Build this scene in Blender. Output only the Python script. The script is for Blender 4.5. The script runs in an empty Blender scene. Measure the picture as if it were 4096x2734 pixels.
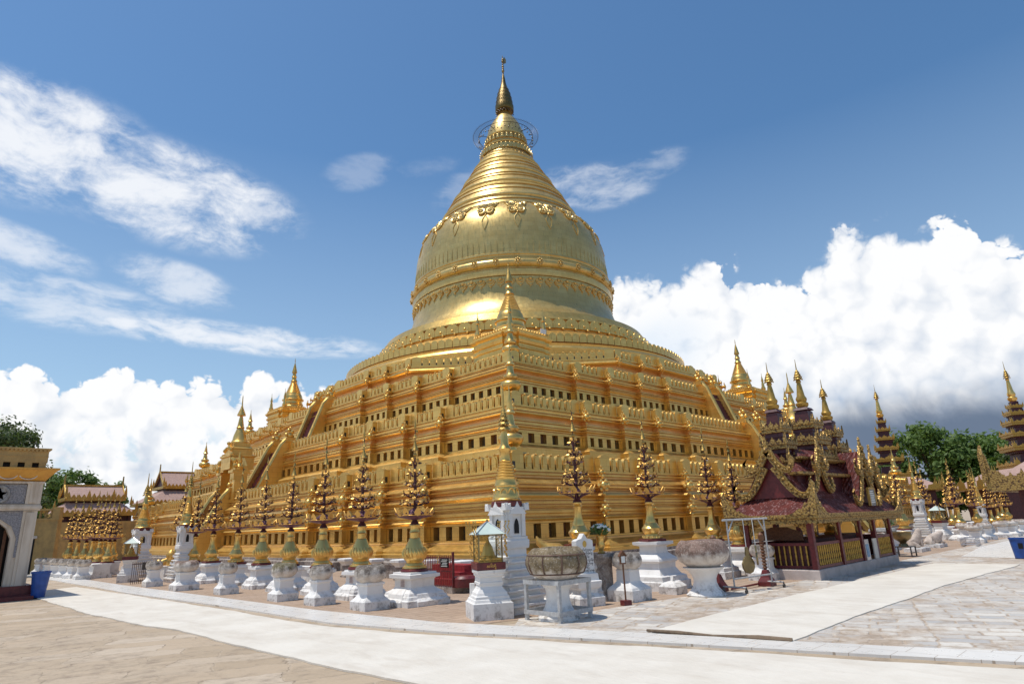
import bpy, math, random
from mathutils import Vector, Matrix
random.seed(7)
SC = bpy.context.scene
COL = SC.collection
PI = math.pi

# ---------------------------------------------------------------- camera
CAM = (-39.254, -39.894, 1.6)
YAW, PITCH, ROLL = math.radians(45.6443), math.radians(16.1160), math.radians(-2.26986)
F = Vector((math.cos(YAW)*math.cos(PITCH), math.sin(YAW)*math.cos(PITCH), math.sin(PITCH)))
R = Vector((math.sin(YAW), -math.cos(YAW), 0)); U = R.cross(F)
R2 = R*math.cos(ROLL) + U*math.sin(ROLL); U2 = U*math.cos(ROLL) - R*math.sin(ROLL)
cam = bpy.data.cameras.new("camera"); camo = bpy.data.objects.new("camera", cam); COL.objects.link(camo)
cam.sensor_width = 36; cam.lens = 0.613616*36; cam.clip_end = 5000; cam.clip_start = 0.1
M = Matrix((R2, U2, -F)).transposed().to_4x4(); M.translation = Vector(CAM); camo.matrix_world = M
SC.camera = camo

# ---------------------------------------------------------------- sun, exposure
SUN_AZ, SUN_EL = math.radians(143), math.radians(73)
sd = Vector((math.cos(SUN_AZ)*math.cos(SUN_EL), math.sin(SUN_AZ)*math.cos(SUN_EL), math.sin(SUN_EL)))
sl = bpy.data.lights.new("sun", 'SUN'); sl.energy = 4.7; sl.angle = math.radians(0.5); sl.color = (1.0, 0.95, 0.87)
so = bpy.data.objects.new("sun", sl); COL.objects.link(so); so.rotation_euler = sd.to_track_quat('Z', 'Y').to_euler()
so.location = (0, 0, 80)
SC.view_settings.view_transform = 'Standard'; SC.view_settings.look = 'None'
SC.view_settings.exposure = -0.40; SC.view_settings.gamma = 1.0

# ---------------------------------------------------------------- node helper
class NG:
    def __init__(s, tree): s.t = tree; s.n = tree.nodes; s.l = tree.links
    def node(s, typ, **kw):
        n = s.n.new(typ)
        for k, v in kw.items(): setattr(n, k, v)
        return n
    def put(s, sock, v):
        if isinstance(v, bpy.types.NodeSocket): s.l.new(v, sock)
        elif v is not None: sock.default_value = v
    def m(s, op, a, b=None, c=None, clamp=False):
        n = s.node('ShaderNodeMath', operation=op, use_clamp=clamp)
        s.put(n.inputs[0], a); s.put(n.inputs[1], b); s.put(n.inputs[2], c)
        return n.outputs[0]
    def vm(s, op, a, b=None):
        n = s.node('ShaderNodeVectorMath', operation=op); s.put(n.inputs[0], a); s.put(n.inputs[1], b); return n.outputs[0]
    def step(s, v, lo, hi):
        n = s.node('ShaderNodeMapRange', interpolation_type='SMOOTHSTEP'); s.put(n.inputs[0], v)
        n.inputs[1].default_value = lo; n.inputs[2].default_value = hi; return n.outputs[0]
    def lin(s, v, lo, hi, a, b):
        n = s.node('ShaderNodeMapRange'); s.put(n.inputs[0], v)
        for i, q in enumerate((lo, hi, a, b)): n.inputs[i+1].default_value = q
        return n.outputs[0]
    def mix(s, f, a, b):
        n = s.node('ShaderNodeMix', data_type='RGBA'); s.put(n.inputs[0], f); s.put(n.inputs[6], a); s.put(n.inputs[7], b); return n.outputs[2]
    def noise(s, vec, scale, detail=4, rough=.55, dim='3D', dist=0):
        n = s.node('ShaderNodeTexNoise', noise_dimensions=dim); s.put(n.inputs['Vector'], vec)
        n.inputs['Scale'].default_value = scale; n.inputs['Detail'].default_value = detail
        n.inputs['Roughness'].default_value = rough; n.inputs['Distortion'].default_value = dist
        return n.outputs['Fac'], n.outputs['Color']
    def comb(s, x, y, z=0.0):
        n = s.node('ShaderNodeCombineXYZ'); s.put(n.inputs[0], x); s.put(n.inputs[1], y); s.put(n.inputs[2], z); return n.outputs[0]

# ---------------------------------------------------------------- world: blue sky with cumulus and wisps, by direction
def make_world():
    w = bpy.data.worlds.new("World"); SC.world = w; w.use_nodes = True
    w.node_tree.nodes.clear(); g = NG(w.node_tree)
    out = g.node('ShaderNodeOutputWorld'); bg = g.node('ShaderNodeBackground'); bg.inputs[1].default_value = 0.15
    g.l.new(bg.outputs[0], out.inputs[0])
    sky = g.node('ShaderNodeTexSky', sky_type='NISHITA', sun_disc=False)
    sky.sun_elevation = SUN_EL; sky.sun_rotation = math.atan2(sd.x, sd.y)
    sky.air_density = 1.0; sky.dust_density = 0.6; sky.ozone_density = 2.2; sky.altitude = 60
    tc = g.node('ShaderNodeTexCoord'); sp = g.node('ShaderNodeSeparateXYZ'); g.l.new(tc.outputs['Generated'], sp.inputs[0])
    x, y, z = sp.outputs
    # azimuth right of the stupa's diagonal, elevation, both in degrees
    ca, sa = math.cos(YAW), math.sin(YAW)
    fx = g.m('ADD', g.m('MULTIPLY', x, ca), g.m('MULTIPLY', y, sa)); rx = g.m('SUBTRACT', g.m('MULTIPLY', x, sa), g.m('MULTIPLY', y, ca))
    az = g.m('MULTIPLY', g.m('ARCTAN2', rx, fx), 57.29578); el = g.m('MULTIPLY', g.m('ARCSINE', z), 57.29578)
    P = g.comb(az, el)
    # ---- billow field: rounded puffs of several sizes
    grp = bpy.data.node_groups.new("billow", 'ShaderNodeTree')
    grp.interface.new_socket("V", in_out='INPUT', socket_type='NodeSocketVector'); grp.interface.new_socket("H", in_out='OUTPUT', socket_type='NodeSocketFloat'); grp.interface.new_socket("L", in_out='OUTPUT', socket_type='NodeSocketFloat')
    b = NG(grp); gi = b.node('NodeGroupInput'); go = b.node('NodeGroupOutput')
    _, wc = b.noise(gi.outputs[0], .45, 2, .5, '2D')
    pv = b.vm('ADD', gi.outputs[0], b.vm('MULTIPLY', b.vm('SUBTRACT', wc, (.5, .5, .5)), (1.5, 1.2, 0)))
    acc = None; tot = 0
    for sc_, amp in ((.20, .85), (.46, .55), (1.0, .30), (2.2, .15), (5.0, .06)):
        v = b.node('ShaderNodeTexVoronoi', voronoi_dimensions='2D', feature='F1'); b.l.new(pv, v.inputs['Vector'])
        v.inputs['Scale'].default_value = sc_
        d = v.outputs['Distance']; h = b.m('MULTIPLY', b.m('SUBTRACT', 1.0, b.m('MULTIPLY', b.m('MULTIPLY', d, d), 1.5)), amp); tot += amp
        acc = h if acc is None else b.m('ADD', acc, h)
        if sc_ == 1.0: b.l.new(b.m('DIVIDE', acc, tot), go.inputs[1])
    b.l.new(b.m('DIVIDE', acc, tot), go.inputs[0])
    def billow(v):
        n = g.node('ShaderNodeGroup'); n.node_tree = grp; g.put(n.inputs[0], v); return n.outputs
    H0, L0 = billow(P); H1, L1 = billow(g.vm('ADD', P, (-.9, 1.2, 0)))
    rel = g.m('ADD', g.m('MULTIPLY', g.m('SUBTRACT', L0, L1), .7), g.m('MULTIPLY', g.m('SUBTRACT', H0, H1), .3))
    # ---- outline of the banks: top elevation over azimuth
    fc = g.node('ShaderNodeFloatCurve'); cv = fc.mapping.curves[0]
    top = [(-180, 8), (-75, 9), (-50, 8.5), (-40, 11.3), (-38, 12.4), (-36.6, 11.5), (-34.5, 12.0), (-32.2, 12.6), (-30.6, 12.0), (-28.8, 12.5), (-25.8, 12.5),
           (-24.6, 12.0), (-23.3, 13.0), (-21, 12.2), (-17, 12), (-8, 12), (2, 16), (9.7, 20.8), (14.3, 21.0), (17.8, 20.7), (21.9, 21.0), (26.5, 19.4), (28.2, 19.2), (29.3, 21.2), (31.2, 22.3),
           (33.4, 21.4), (35.7, 21.0), (38.5, 19.3), (41.4, 17.3), (46, 13), (56, 9), (90, 8), (180, 8)]
    pts = [((a+180)/360, e/45) for a, e in top]
    cv.points[0].location = pts[0]; cv.points[1].location = pts[-1]
    for q in pts[1:-1]: cv.points.new(*q)
    for q in cv.points: q.handle_type = 'AUTO'
    fc.mapping.update()
    g.put(fc.inputs['Value'], g.m('DIVIDE', g.m('ADD', az, 180.0), 360.0))
    topel = g.m('MULTIPLY', fc.outputs[0], 45.0)
    depth = g.m('SUBTRACT', topel, el)
    right = g.step(az, 2.0, 14.0)
    edge = g.m('ADD', depth, g.m('MULTIPLY', g.m('SUBTRACT', H0, .72), g.lin(right, 0, 1, 4.2, 5.5)))
    n3, _ = g.noise(P, .22, 5, .6, '2D', .2)
    soft = g.step(g.m('MULTIPLY', n3, g.step(az, 4.0, 12.0)), .42, .62)          # parts of the right bank have hazy edges
    cum = g.m('ADD', g.m('MULTIPLY', g.step(edge, -.02, .42), g.m('SUBTRACT', 1.0, soft)), g.m('MULTIPLY', g.step(edge, -.5, 1.5), soft))
    n2, _ = g.noise(P, .30, 6, .6, '2D', .3); nl, _ = g.noise(P, .16, 4, .55, '2D')
    shade = g.m('ADD', g.m('ADD', .985, g.m('MULTIPLY', rel, .46)), g.m('MULTIPLY', g.m('SUBTRACT', L0, .70), .10))
    low = g.lin(g.m('ADD', el, g.m('MULTIPLY', g.m('SUBTRACT', n2, .5), 4.5)), 6.0, 13.5, 1.0, 0.0)
    shade = g.m('SUBTRACT', shade, g.m('MULTIPLY', g.m('MULTIPLY', low, g.step(az, 16, 26)), .30))
    mid = g.m('MULTIPLY', g.step(nl, .46, .66), g.step(depth, .8, 4.0))
    shade = g.m('SUBTRACT', shade, g.m('MULTIPLY', mid, g.lin(right, 0, 1, .20, .055)))
    shade = g.m('MINIMUM', g.m('MAXIMUM', shade, .45), 1.0)
    ccol = g.mix(g.lin(shade, .50, .96, 0, 1), (4.6, 5.4, 6.6, 1), (8.75, 8.8, 8.9, 1))
    # left bank opens to pale blue in places lower down
    hole = g.m('MULTIPLY', g.m('MULTIPLY', g.step(n3, .55, .66), g.step(depth, 3.0, 5.5)), g.m('SUBTRACT', 1.0, right))
    cum = g.m('MULTIPLY', cum, g.m('SUBTRACT', 1.0, g.m('MULTIPLY', hole, .55)))
    # pale veil between the bell and the right bank
    def ell(a0, e0, ra, re, tilt):
        t = math.radians(tilt); da = g.m('SUBTRACT', az, a0); de = g.m('SUBTRACT', el, e0)
        u = g.m('ADD', g.m('MULTIPLY', da, math.cos(t)/ra), g.m('MULTIPLY', de, math.sin(t)/ra)); v = g.m('SUBTRACT', g.m('MULTIPLY', de, math.cos(t)/re), g.m('MULTIPLY', da, math.sin(t)/re))
        return g.m('SUBTRACT', 1.0, g.m('SQRT', g.m('ADD', g.m('MULTIPLY', u, u), g.m('MULTIPLY', v, v))))
    veil = g.m('MULTIPLY', g.step(ell(13.0, 14.0, 7.0, 4.2, 20), .0, .8), g.m('ADD', .25, g.m('MULTIPLY', n2, .5)))
    ccol = g.mix(veil, ccol, (5.8, 7.0, 8.4, 1))
    # dark flat rain base on the far right
    base_line = g.m('ADD', 7.0, g.m('MULTIPLY', g.m('SUBTRACT', n2, .5), 2.2))
    dk = g.m('MULTIPLY', g.step(g.m('SUBTRACT', base_line, el), -2.4, 1.2), g.step(az, 14.0, 29.0))
    dk = g.m('MULTIPLY', dk, g.lin(el, 2.6, 5.0, .80, 1.0))
    ccol = g.mix(dk, ccol, (1.35, 1.8, 2.6, 1))
    # ---- wisps: stretched noise inside soft ellipses
    _, sw = g.noise(P, .12, 3, .5, '2D')
    PW = g.vm('ADD', P, g.vm('MULTIPLY', g.vm('SUBTRACT', sw, (.5, .5, .5)), (2.6, 2.6, 0)))
    wn1, _ = g.noise(g.vm('MULTIPLY', PW, (.30, .62, 1)), .55, 10, .60, '2D', .05)
    wn2, _ = g.noise(g.vm('MULTIPLY', PW, (.34, 1.2, 1)), .55, 9, .58, '2D', .08)
    fine, _ = g.noise(g.vm('MULTIPLY', PW, (.8, 1.5, 1)), 1.3, 8, .66, '2D', .1)
    wisp = None
    for a0, e0, ra, re, tilt, amp, nn in ((-41.5, 28.2, 11.5, 5.2, 2, 1.0, wn1), (-31.0, 26.8, 13.0, 4.6, -6, 1.0, wn1), (-24.5, 26.6, 5.2, 2.8, -4, .75, wn1), (-41, 20.9, 6.5, 1.7, -10, .72, wn1), (-37.5, 17.3, 10.5, 2.4, -3, .62, wn2),
                                    (-29.6, 19.9, 5.8, 2.1, -10, .68, wn1), (-24.5, 15.95, 14, 1.5, -2, .92, wn2), (-14.6, 30.9, 4.4, 1.8, 12, .22, wn1), (-8, 31.6, 4.4, 1.0, 8, .12, wn1),
                                    (8.8, 29.4, 7.0, 2.4, -4, .5, wn2), (-3.0, 29.8, 5.4, 2.4, 15, .22, wn2), (14.8, 30.4, 4.4, 1.5, 8, .26, wn2), (-80, 22, 18, 6, 0, .7, wn1)):
        e = ell(a0, e0, ra, re, tilt)
        d = g.m('ADD', g.m('ADD', e, g.m('MULTIPLY', g.m('SUBTRACT', nn, .50), 3.0)), g.m('MULTIPLY', g.m('SUBTRACT', fine, .5), .7))
        d = g.m('MULTIPLY', g.m('MULTIPLY', g.step(d, -.25, 1.15), g.step(e, 0.0, .35)), amp)
        wisp = d if wisp is None else g.m('MAXIMUM', wisp, d)
    # ---- compose
    skyc = g.node('ShaderNodeHueSaturation'); skyc.inputs['Saturation'].default_value = 1.14; skyc.inputs['Value'].default_value = 1.12
    g.l.new(sky.outputs[0], skyc.inputs['Color'])
    hz = g.lin(el, 5, 32, .50, 0.0)
    c0 = g.mix(hz, g.vm('MULTIPLY', skyc.outputs[0], (.93, 1.06, 1.06)), (4.9, 6.2, 7.5, 1))
    c1 = g.mix(g.m('MULTIPLY', wisp, .86), c0, (8.7, 8.8, 9.0, 1))
    c2 = g.mix(cum, c1, ccol)
    below = g.step(el, -1.5, .3)
    g.l.new(g.mix(below, (2.2, 2.0, 1.75, 1), c2), bg.inputs[0])
make_world()

# ---------------------------------------------------------------- materials
MATS = {}
def newmat(name):
    m = bpy.data.materials.new(name); m.use_nodes = True; m.node_tree.nodes.clear(); g = NG(m.node_tree)
    out = g.node('ShaderNodeOutputMaterial'); p = g.node('ShaderNodeBsdfPrincipled'); g.l.new(p.outputs[0], out.inputs[0])
    MATS[name] = m
    return m, g, p
def c4(c): return (c[0], c[1], c[2], 1)
def simple(name, c1, c2=None, rough=.6, metal=0, nscale=6, bump=.0, bscale=30, spec=None, detail=5):
    m, g, p = newmat(name); tc = g.node('ShaderNodeTexCoord').outputs['Object']
    f, _ = g.noise(tc, nscale, detail, .6)
    if c2: g.put(p.inputs['Base Color'], g.mix(g.step(f, .35, .68), c4(c1), c4(c2)))
    else: p.inputs['Base Color'].default_value = c4(c1)
    g.put(p.inputs['Roughness'], g.lin(f, .3, .7, max(rough-.07, .02), min(rough+.07, 1)))
    p.inputs['Metallic'].default_value = metal
    if spec is not None: p.inputs['Specular IOR Level'].default_value = spec
    if bump:
        f2, _ = g.noise(tc, bscale, 4, .6); bn = g.node('ShaderNodeBump'); bn.inputs['Strength'].default_value = bump; bn.inputs['Distance'].default_value = .03
        g.put(bn.inputs['Height'], f2); g.l.new(bn.outputs[0], p.inputs['Normal'])
    return m
def gold(name, c1, c2, rough, bump=.12, bscale=9, leaf=2.2, metal=1.0, grime=.35, plates=None):
    m, g, p = newmat(name); tc = g.node('ShaderNodeTexCoord').outputs['Object']
    f, _ = g.noise(tc, 1.3, 6, .62); f3, _ = g.noise(g.vm('MULTIPLY', tc, (1, 1, .25)), 5.0, 5, .7)
    base = g.mix(g.step(f, .3, .7), c4(c1), c4(c2))
    base = g.mix(g.m('MULTIPLY', g.step(f3, .56, .78), grime), base, (c1[0]*.45, c1[1]*.36, c1[2]*.3, 1))
    seam = None
    if plates:   # beaten gold plates: each a little different, with fine seams
        sx = g.node('ShaderNodeSeparateXYZ'); g.l.new(tc, sx.inputs[0])
        u = g.m('MULTIPLY', g.m('ARCTAN2', sx.outputs[1], sx.outputs[0]), 9.0) if plates[0] == 'round' else g.m('ADD', sx.outputs[0], sx.outputs[1])
        wob, _ = g.noise(tc, .7, 3, .5)
        br = g.node('ShaderNodeTexBrick', offset=.5); g.l.new(g.comb(u, g.m('ADD', sx.outputs[2], g.m('MULTIPLY', wob, .06))), br.inputs['Vector']); br.inputs['Scale'].default_value = 1
        br.inputs['Brick Width'].default_value = plates[1]; br.inputs['Row Height'].default_value = plates[2]; br.inputs['Mortar Size'].default_value = plates[3]; br.inputs['Mortar Smooth'].default_value = .6
        br.inputs['Color1'].default_value = (0, 0, 0, 1); br.inputs['Color2'].default_value = (1, 1, 1, 1); br.inputs['Bias'].default_value = 0
        sc2 = g.node('ShaderNodeSeparateColor'); g.l.new(br.outputs['Color'], sc2.inputs[0]); seam = br.outputs['Fac']
        base = g.mix(g.m('MULTIPLY', sc2.outputs[0], .42), base, (c2[0]*.80, c2[1]*.74, c2[2]*.7, 1)); base = g.mix(g.m('MULTIPLY', seam, .55), base, (c1[0]*.35, c1[1]*.25, c1[2]*.2, 1))
        rain, _ = g.noise(g.vm('MULTIPLY', tc, (2.2, 2.2, .22)), 1.6, 6, .7); base = g.mix(g.m('MULTIPLY', g.step(rain, .55, .75), .38), base, (c2[0]*.62, c2[1]*.52, c2[2]*.45, 1))
    g.put(p.inputs['Base Color'], base); p.inputs['Metallic'].default_value = metal
    g.put(p.inputs['Roughness'], g.lin(f3, .3, .75, rough-.06, rough+.14))
    f2, _ = g.noise(tc, bscale, 3, .55); bn = g.node('ShaderNodeBump'); bn.inputs['Strength'].default_value = bump; bn.inputs['Distance'].default_value = .05
    v = g.node('ShaderNodeTexVoronoi', feature='F1', distance='CHEBYCHEV'); v.inputs['Scale'].default_value = leaf*2; g.l.new(tc, v.inputs['Vector'])
    sepc = g.node('ShaderNodeSeparateColor'); g.l.new(v.outputs['Color'], sepc.inputs[0])
    hgt = g.m('ADD', f2, g.m('MULTIPLY', sepc.outputs[0], .12)); hgt = g.m('SUBTRACT', hgt, g.m('MULTIPLY', seam, .5)) if seam else hgt
    g.put(bn.inputs['Height'], hgt); g.l.new(bn.outputs[0], p.inputs['Normal'])
    return m
gold('gold', (.87, .58, .185), (.80, .50, .135), .35, metal=.83, grime=.5, plates=('flat', .62, .31, .006))
gold('gold_bell', (.73, .53, .195), (.65, .455, .15), .31, .05, 5, 1.2, grime=.25, metal=.66, plates=('round', .85, .42, .010))
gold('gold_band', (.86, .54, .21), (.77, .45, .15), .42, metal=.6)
gold('gold_dark', (.24, .165, .06), (.16, .105, .035), .40, .3, 30, 6)
gold('gold_bright', (.82, .55, .18), (.72, .44, .12), .31, .05, 14, 4, grime=.25, metal=.88)
gold('gold_dull', (.62, .42, .13), (.44, .28, .08), .42, .3, 30, 6)
gold('gold_leaf', (.78, .48, .14), (.60, .34, .085), .42, .2, 20, 6, grime=.2, metal=.75)
gold('bronze', (.33, .25, .12), (.20, .15, .08), .4, .2, 20)
simple('niche_dark', (.022, .016, .014), (.05, .03, .025), .25, 0, 9)
simple('niche_red', (.10, .035, .025), (.06, .025, .02), .3, 0, 9)
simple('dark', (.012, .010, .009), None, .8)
simple('maroon', (.16, .022, .022), (.10, .015, .016), .45, 0, 12)
simple('darkred', (.09, .018, .02), (.05, .012, .014), .5, 0, 14)
simple('purple', (.17, .06, .085), (.09, .03, .045), .55, 0, 14)
simple('step_red', (.12, .012, .016), (.07, .01, .012), .6, 0, 3)
simple('iron', (.10, .09, .085), (.05, .045, .045), .45, .6, 30)
simple('steel', (.62, .63, .66), (.5, .5, .52), .3, .9, 20)
simple('wood', (.20, .085, .035), (.12, .045, .02), .5, 0, 22)
simple('blue_plastic', (.015, .085, .36), (.012, .065, .27), .38, 0, 6)
simple('leaf_green', (.05, .11, .025), (.09, .15, .04), .55, 0, 20)
simple('petal_white', (.8, .8, .76), (.7, .72, .66), .6, 0, 30)
simple('pale_green_roof', (.55, .66, .58), (.62, .70, .62), .35, 0, 5)
simple('grey_stone', (.35, .34, .32), (.20, .19, .18), .8, 0, 8, .3)
simple('plaque', (.62, .52, .47), (.72, .64, .60), .6, 0, 40)
simple('ink', (.03, .03, .035), None, .6)
simple('yellow_paint', (.52, .34, .12), (.36, .245, .10), .75, 0, 2.2, .15)
simple('white_trim', (.66, .60, .52), (.55, .50, .44), .7, 0, 5, .1)
simple('grey_stucco', (.20, .19, .20), (.36, .35, .36), .8, 0, 24, .5, 60)
simple('red_carpet', (.34, .02, .025), (.20, .012, .016), .8, 0, 16)
def plaster():
    m, g, p = newmat('plaster'); tc = g.node('ShaderNodeTexCoord').outputs['Object']
    f, _ = g.noise(tc, 3, 6, .6); st, _ = g.noise(g.vm('MULTIPLY', tc, (9, 9, .9)), 1.2, 6, .7); sp, _ = g.noise(tc, 8, 7, .7)
    sx = g.node('ShaderNodeSeparateXYZ'); g.l.new(tc, sx.inputs[0])
    col = g.mix(g.step(f, .35, .7), (.80, .775, .74, 1), (.71, .685, .65, 1))
    lowf = g.lin(sx.outputs[2], 0.0, .36, 1, 0)
    d = g.m('ADD', g.m('MULTIPLY', g.step(st, .60, .78), .5), g.m('MULTIPLY', g.m('MULTIPLY', g.step(sp, .46, .66), lowf), .95), clamp=True)
    col = g.mix(d, col, (.26, .23, .20, 1)); g.put(p.inputs['Base Color'], col); p.inputs['Roughness'].default_value = .75
    bn = g.node('ShaderNodeBump'); bn.inputs['Strength'].default_value = .35; bn.inputs['Distance'].default_value = .02
    g.put(bn.inputs['Height'], g.m('ADD', g.m('MULTIPLY', sp, .4), f)); g.l.new(bn.outputs[0], p.inputs['Normal'])
plaster()
def bowl_stone(name, topc, whiteness=.5):
    m, g, p = newmat(name); t = g.node('ShaderNodeTexCoord'); tc = t.outputs['Object']
    sx = g.node('ShaderNodeSeparateXYZ'); g.l.new(tc, sx.inputs[0])
    f, _ = g.noise(tc, 7, 7, .68); sp, _ = g.noise(tc, 34, 4, .7); st, _ = g.noise(g.vm('MULTIPLY', tc, (1, 1, .2)), 8, 5, .6)
    # object z runs 0..1 of the bowl's own height: lichen grows on the upper part
    h = g.m('ADD', g.m('ADD', sx.outputs[2], g.m('MULTIPLY', g.m('SUBTRACT', f, .5), .34)), g.m('MULTIPLY', g.m('SUBTRACT', st, .5), .22))
    li = g.step(h, .10+.1*(1-whiteness), .26+.1*(1-whiteness))
    li = g.m('MULTIPLY', li, g.lin(sp, .34, .46, .45, 1.0))
    base = g.mix(g.step(f, .4, .65), (.66, .60, .53, 1), (.50, .43, .36, 1))
    lich = g.mix(g.step(f, .42, .66), c4(topc), (topc[0]*.5, topc[1]*.48, topc[2]*.46, 1))
    g.put(p.inputs['Base Color'], g.mix(li, base, lich)); p.inputs['Roughness'].default_value = .85
    bn = g.node('ShaderNodeBump'); bn.inputs['Strength'].default_value = .5; bn.inputs['Distance'].default_value = .015
    g.put(bn.inputs['Height'], sp); g.l.new(bn.outputs[0], p.inputs['Normal'])
bowl_stone('bowl_stone', (.21, .175, .145)); bowl_stone('bowl_mossy', (.22, .185, .10)); bowl_stone('bowl_brown', (.27, .175, .135), .0); bowl_stone('bowl_olive', (.24, .18, .10), 1.25)
def brickmat():
    m, g, p = newmat('old_brick'); tc = g.node('ShaderNodeTexCoord').outputs['Object']
    f, _ = g.noise(tc, 5, 7, .7); sp, _ = g.noise(tc, 26, 4, .7)
    col = g.mix(g.step(f, .36, .66), (.42, .36, .31, 1), (.17, .13, .11, 1)); col = g.mix(g.m('MULTIPLY', g.step(sp, .52, .66), .6), col, (.60, .57, .53, 1))
    g.put(p.inputs['Base Color'], col); p.inputs['Roughness'].default_value = .9
    bn = g.node('ShaderNodeBump'); bn.inputs['Strength'].default_value = .6; bn.inputs['Distance'].default_value = .03; g.put(bn.inputs['Height'], sp); g.l.new(bn.outputs[0], p.inputs['Normal'])
brickmat()
def roofmat(name, c1, c2, wear, ribs):
    m, g, p = newmat(name); tc = g.node('ShaderNodeTexCoord').outputs['Object']
    f, _ = g.noise(tc, 4, 6, .7); st, _ = g.noise(g.vm('MULTIPLY', tc, (7, 7, 1.5)), 2.2, 5, .7)
    col = g.mix(g.step(f, .35, .65), c4(c1), c4(c2)); col = g.mix(g.m('MULTIPLY', g.step(st, .5, .66), wear), col, (.62, .40, .38, 1))
    g.put(p.inputs['Base Color'], col); p.inputs['Roughness'].default_value = .7; p.inputs['Specular IOR Level'].default_value = .25
    w = g.node('ShaderNodeTexWave', wave_type='BANDS', bands_direction='DIAGONAL'); w.inputs['Scale'].default_value = ribs; g.l.new(g.vm('MULTIPLY', tc, (1, 1, 0)), w.inputs['Vector'])
    bn = g.node('ShaderNodeBump'); bn.inputs['Strength'].default_value = .6; bn.inputs['Distance'].default_value = .03; g.put(bn.inputs['Height'], w.outputs['Fac']); g.l.new(bn.outputs[0], p.inputs['Normal'])
roofmat('red_roof', (.13, .021, .014), (.075, .013, .010), .34, 5.5)
roofmat('pink_roof', (.46, .31, .255), (.38, .25, .205), .35, 1.6)
def glassmat():
    m, g, p = newmat('glass'); p.inputs['Base Color'].default_value = (.86, .93, .90, 1); p.inputs['Roughness'].default_value = .03
    p.inputs['Transmission Weight'].default_value = 1.0; p.inputs['IOR'].default_value = 1.05; p.inputs['Alpha'].default_value = .45
glassmat()
def foliage(name, c1, c2):
    m, g, p = newmat(name); oi = g.node('ShaderNodeNewGeometry'); tc = g.node('ShaderNodeTexCoord').outputs['Object']
    f, _ = g.noise(tc, 1.1, 4, .6)
    r = oi.outputs['Random Per Island']; col = g.mix(g.m('ADD', g.m('MULTIPLY', r, .6), g.m('MULTIPLY', f, .4)), c4(c1), c4(c2))
    g.put(p.inputs['Base Color'], col); p.inputs['Roughness'].default_value = .6
    out = [n for n in g.n if n.type == 'OUTPUT_MATERIAL'][0]; tr = g.node('ShaderNodeBsdfTranslucent'); g.put(tr.inputs[0], g.mix(.5, col, (.16, .24, .03, 1)))
    ms = g.node('ShaderNodeMixShader'); ms.inputs[0].default_value = .35; g.l.new(p.outputs[0], ms.inputs[1]); g.l.new(tr.outputs[0], ms.inputs[2]); g.l.new(ms.outputs[0], out.inputs[0])
foliage('foliage', (.07, .135, .022), (.15, .235, .045)); foliage('foliage_dark', (.042, .075, .020), (.09, .125, .038))
simple('bark', (.12, .08, .05), (.07, .05, .035), .9, 0, 8, .5)

# ---- ground materials
def flagmat(name, ca, cb, cj, sx, sy, warp, rough=.8, jw=.02, bump=.5, rot=0.0, wear=.5, cell=.35):
    m, g, p = newmat(name); tc = g.node('ShaderNodeTexCoord').outputs['Object']
    mp = g.node('ShaderNodeMapping'); g.l.new(tc, mp.inputs[0]); mp.inputs['Rotation'].default_value = (0, 0, rot)
    _, wc = g.noise(mp.outputs[0], .9, 3, .6); v = g.vm('ADD', mp.outputs[0], g.vm('MULTIPLY', g.vm('SUBTRACT', wc, (.5, .5, .5)), (warp, warp, 0)))
    br = g.node('ShaderNodeTexBrick', offset=.45, squash=.8, squash_frequency=3); g.l.new(v, br.inputs['Vector']); br.inputs['Scale'].default_value = 1
    br.inputs['Brick Width'].default_value = sx; br.inputs['Row Height'].default_value = sy; br.inputs['Mortar Size'].default_value = jw; br.inputs['Mortar Smooth'].default_value = .6
    br.inputs['Color1'].default_value = (0, 0, 0, 1); br.inputs['Color2'].default_value = (1, 1, 1, 1); br.inputs['Bias'].default_value = 0
    f, _ = g.noise(tc, .8, 7, .65); f2, _ = g.noise(tc, 5, 7, .7); f3, _ = g.noise(g.vm('MULTIPLY', tc, (1, .35, 1)), 2.2, 6, .7)
    sepc = g.node('ShaderNodeSeparateColor'); g.l.new(br.outputs['Color'], sepc.inputs[0])
    k = g.m('ADD', g.m('MULTIPLY', sepc.outputs[0], cell), g.m('MULTIPLY', g.step(f, .3, .7), 1-cell))
    col = g.mix(k, c4(ca), c4(cb)); col = g.mix(g.m('MULTIPLY', g.step(f2, .5, .72), wear), col, c4(cj)); col = g.mix(g.m('MULTIPLY', g.step(f3, .55, .72), wear*.8), col, (cj[0]*.75, cj[1]*.75, cj[2]*.78, 1))
    col = g.mix(g.m('MULTIPLY', br.outputs['Fac'], .8), col, (cj[0]*.6, cj[1]*.55, cj[2]*.5, 1))
    g.put(p.inputs['Base Color'], col); g.put(p.inputs['Roughness'], g.lin(f2, .3, .7, rough-.1, rough+.1))
    bn = g.node('ShaderNodeBump'); bn.inputs['Strength'].default_value = bump; bn.inputs['Distance'].default_value = .02
    g.put(bn.inputs['Height'], g.m('SUBTRACT', g.m('MULTIPLY', f2, .35), br.outputs['Fac'])); g.l.new(bn.outputs[0], p.inputs['Normal'])
flagmat('earth', (.36, .25, .17), (.44, .32, .23), (.25, .17, .11), .5, .25, .1, .9, .01, .5, wear=.4)
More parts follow.
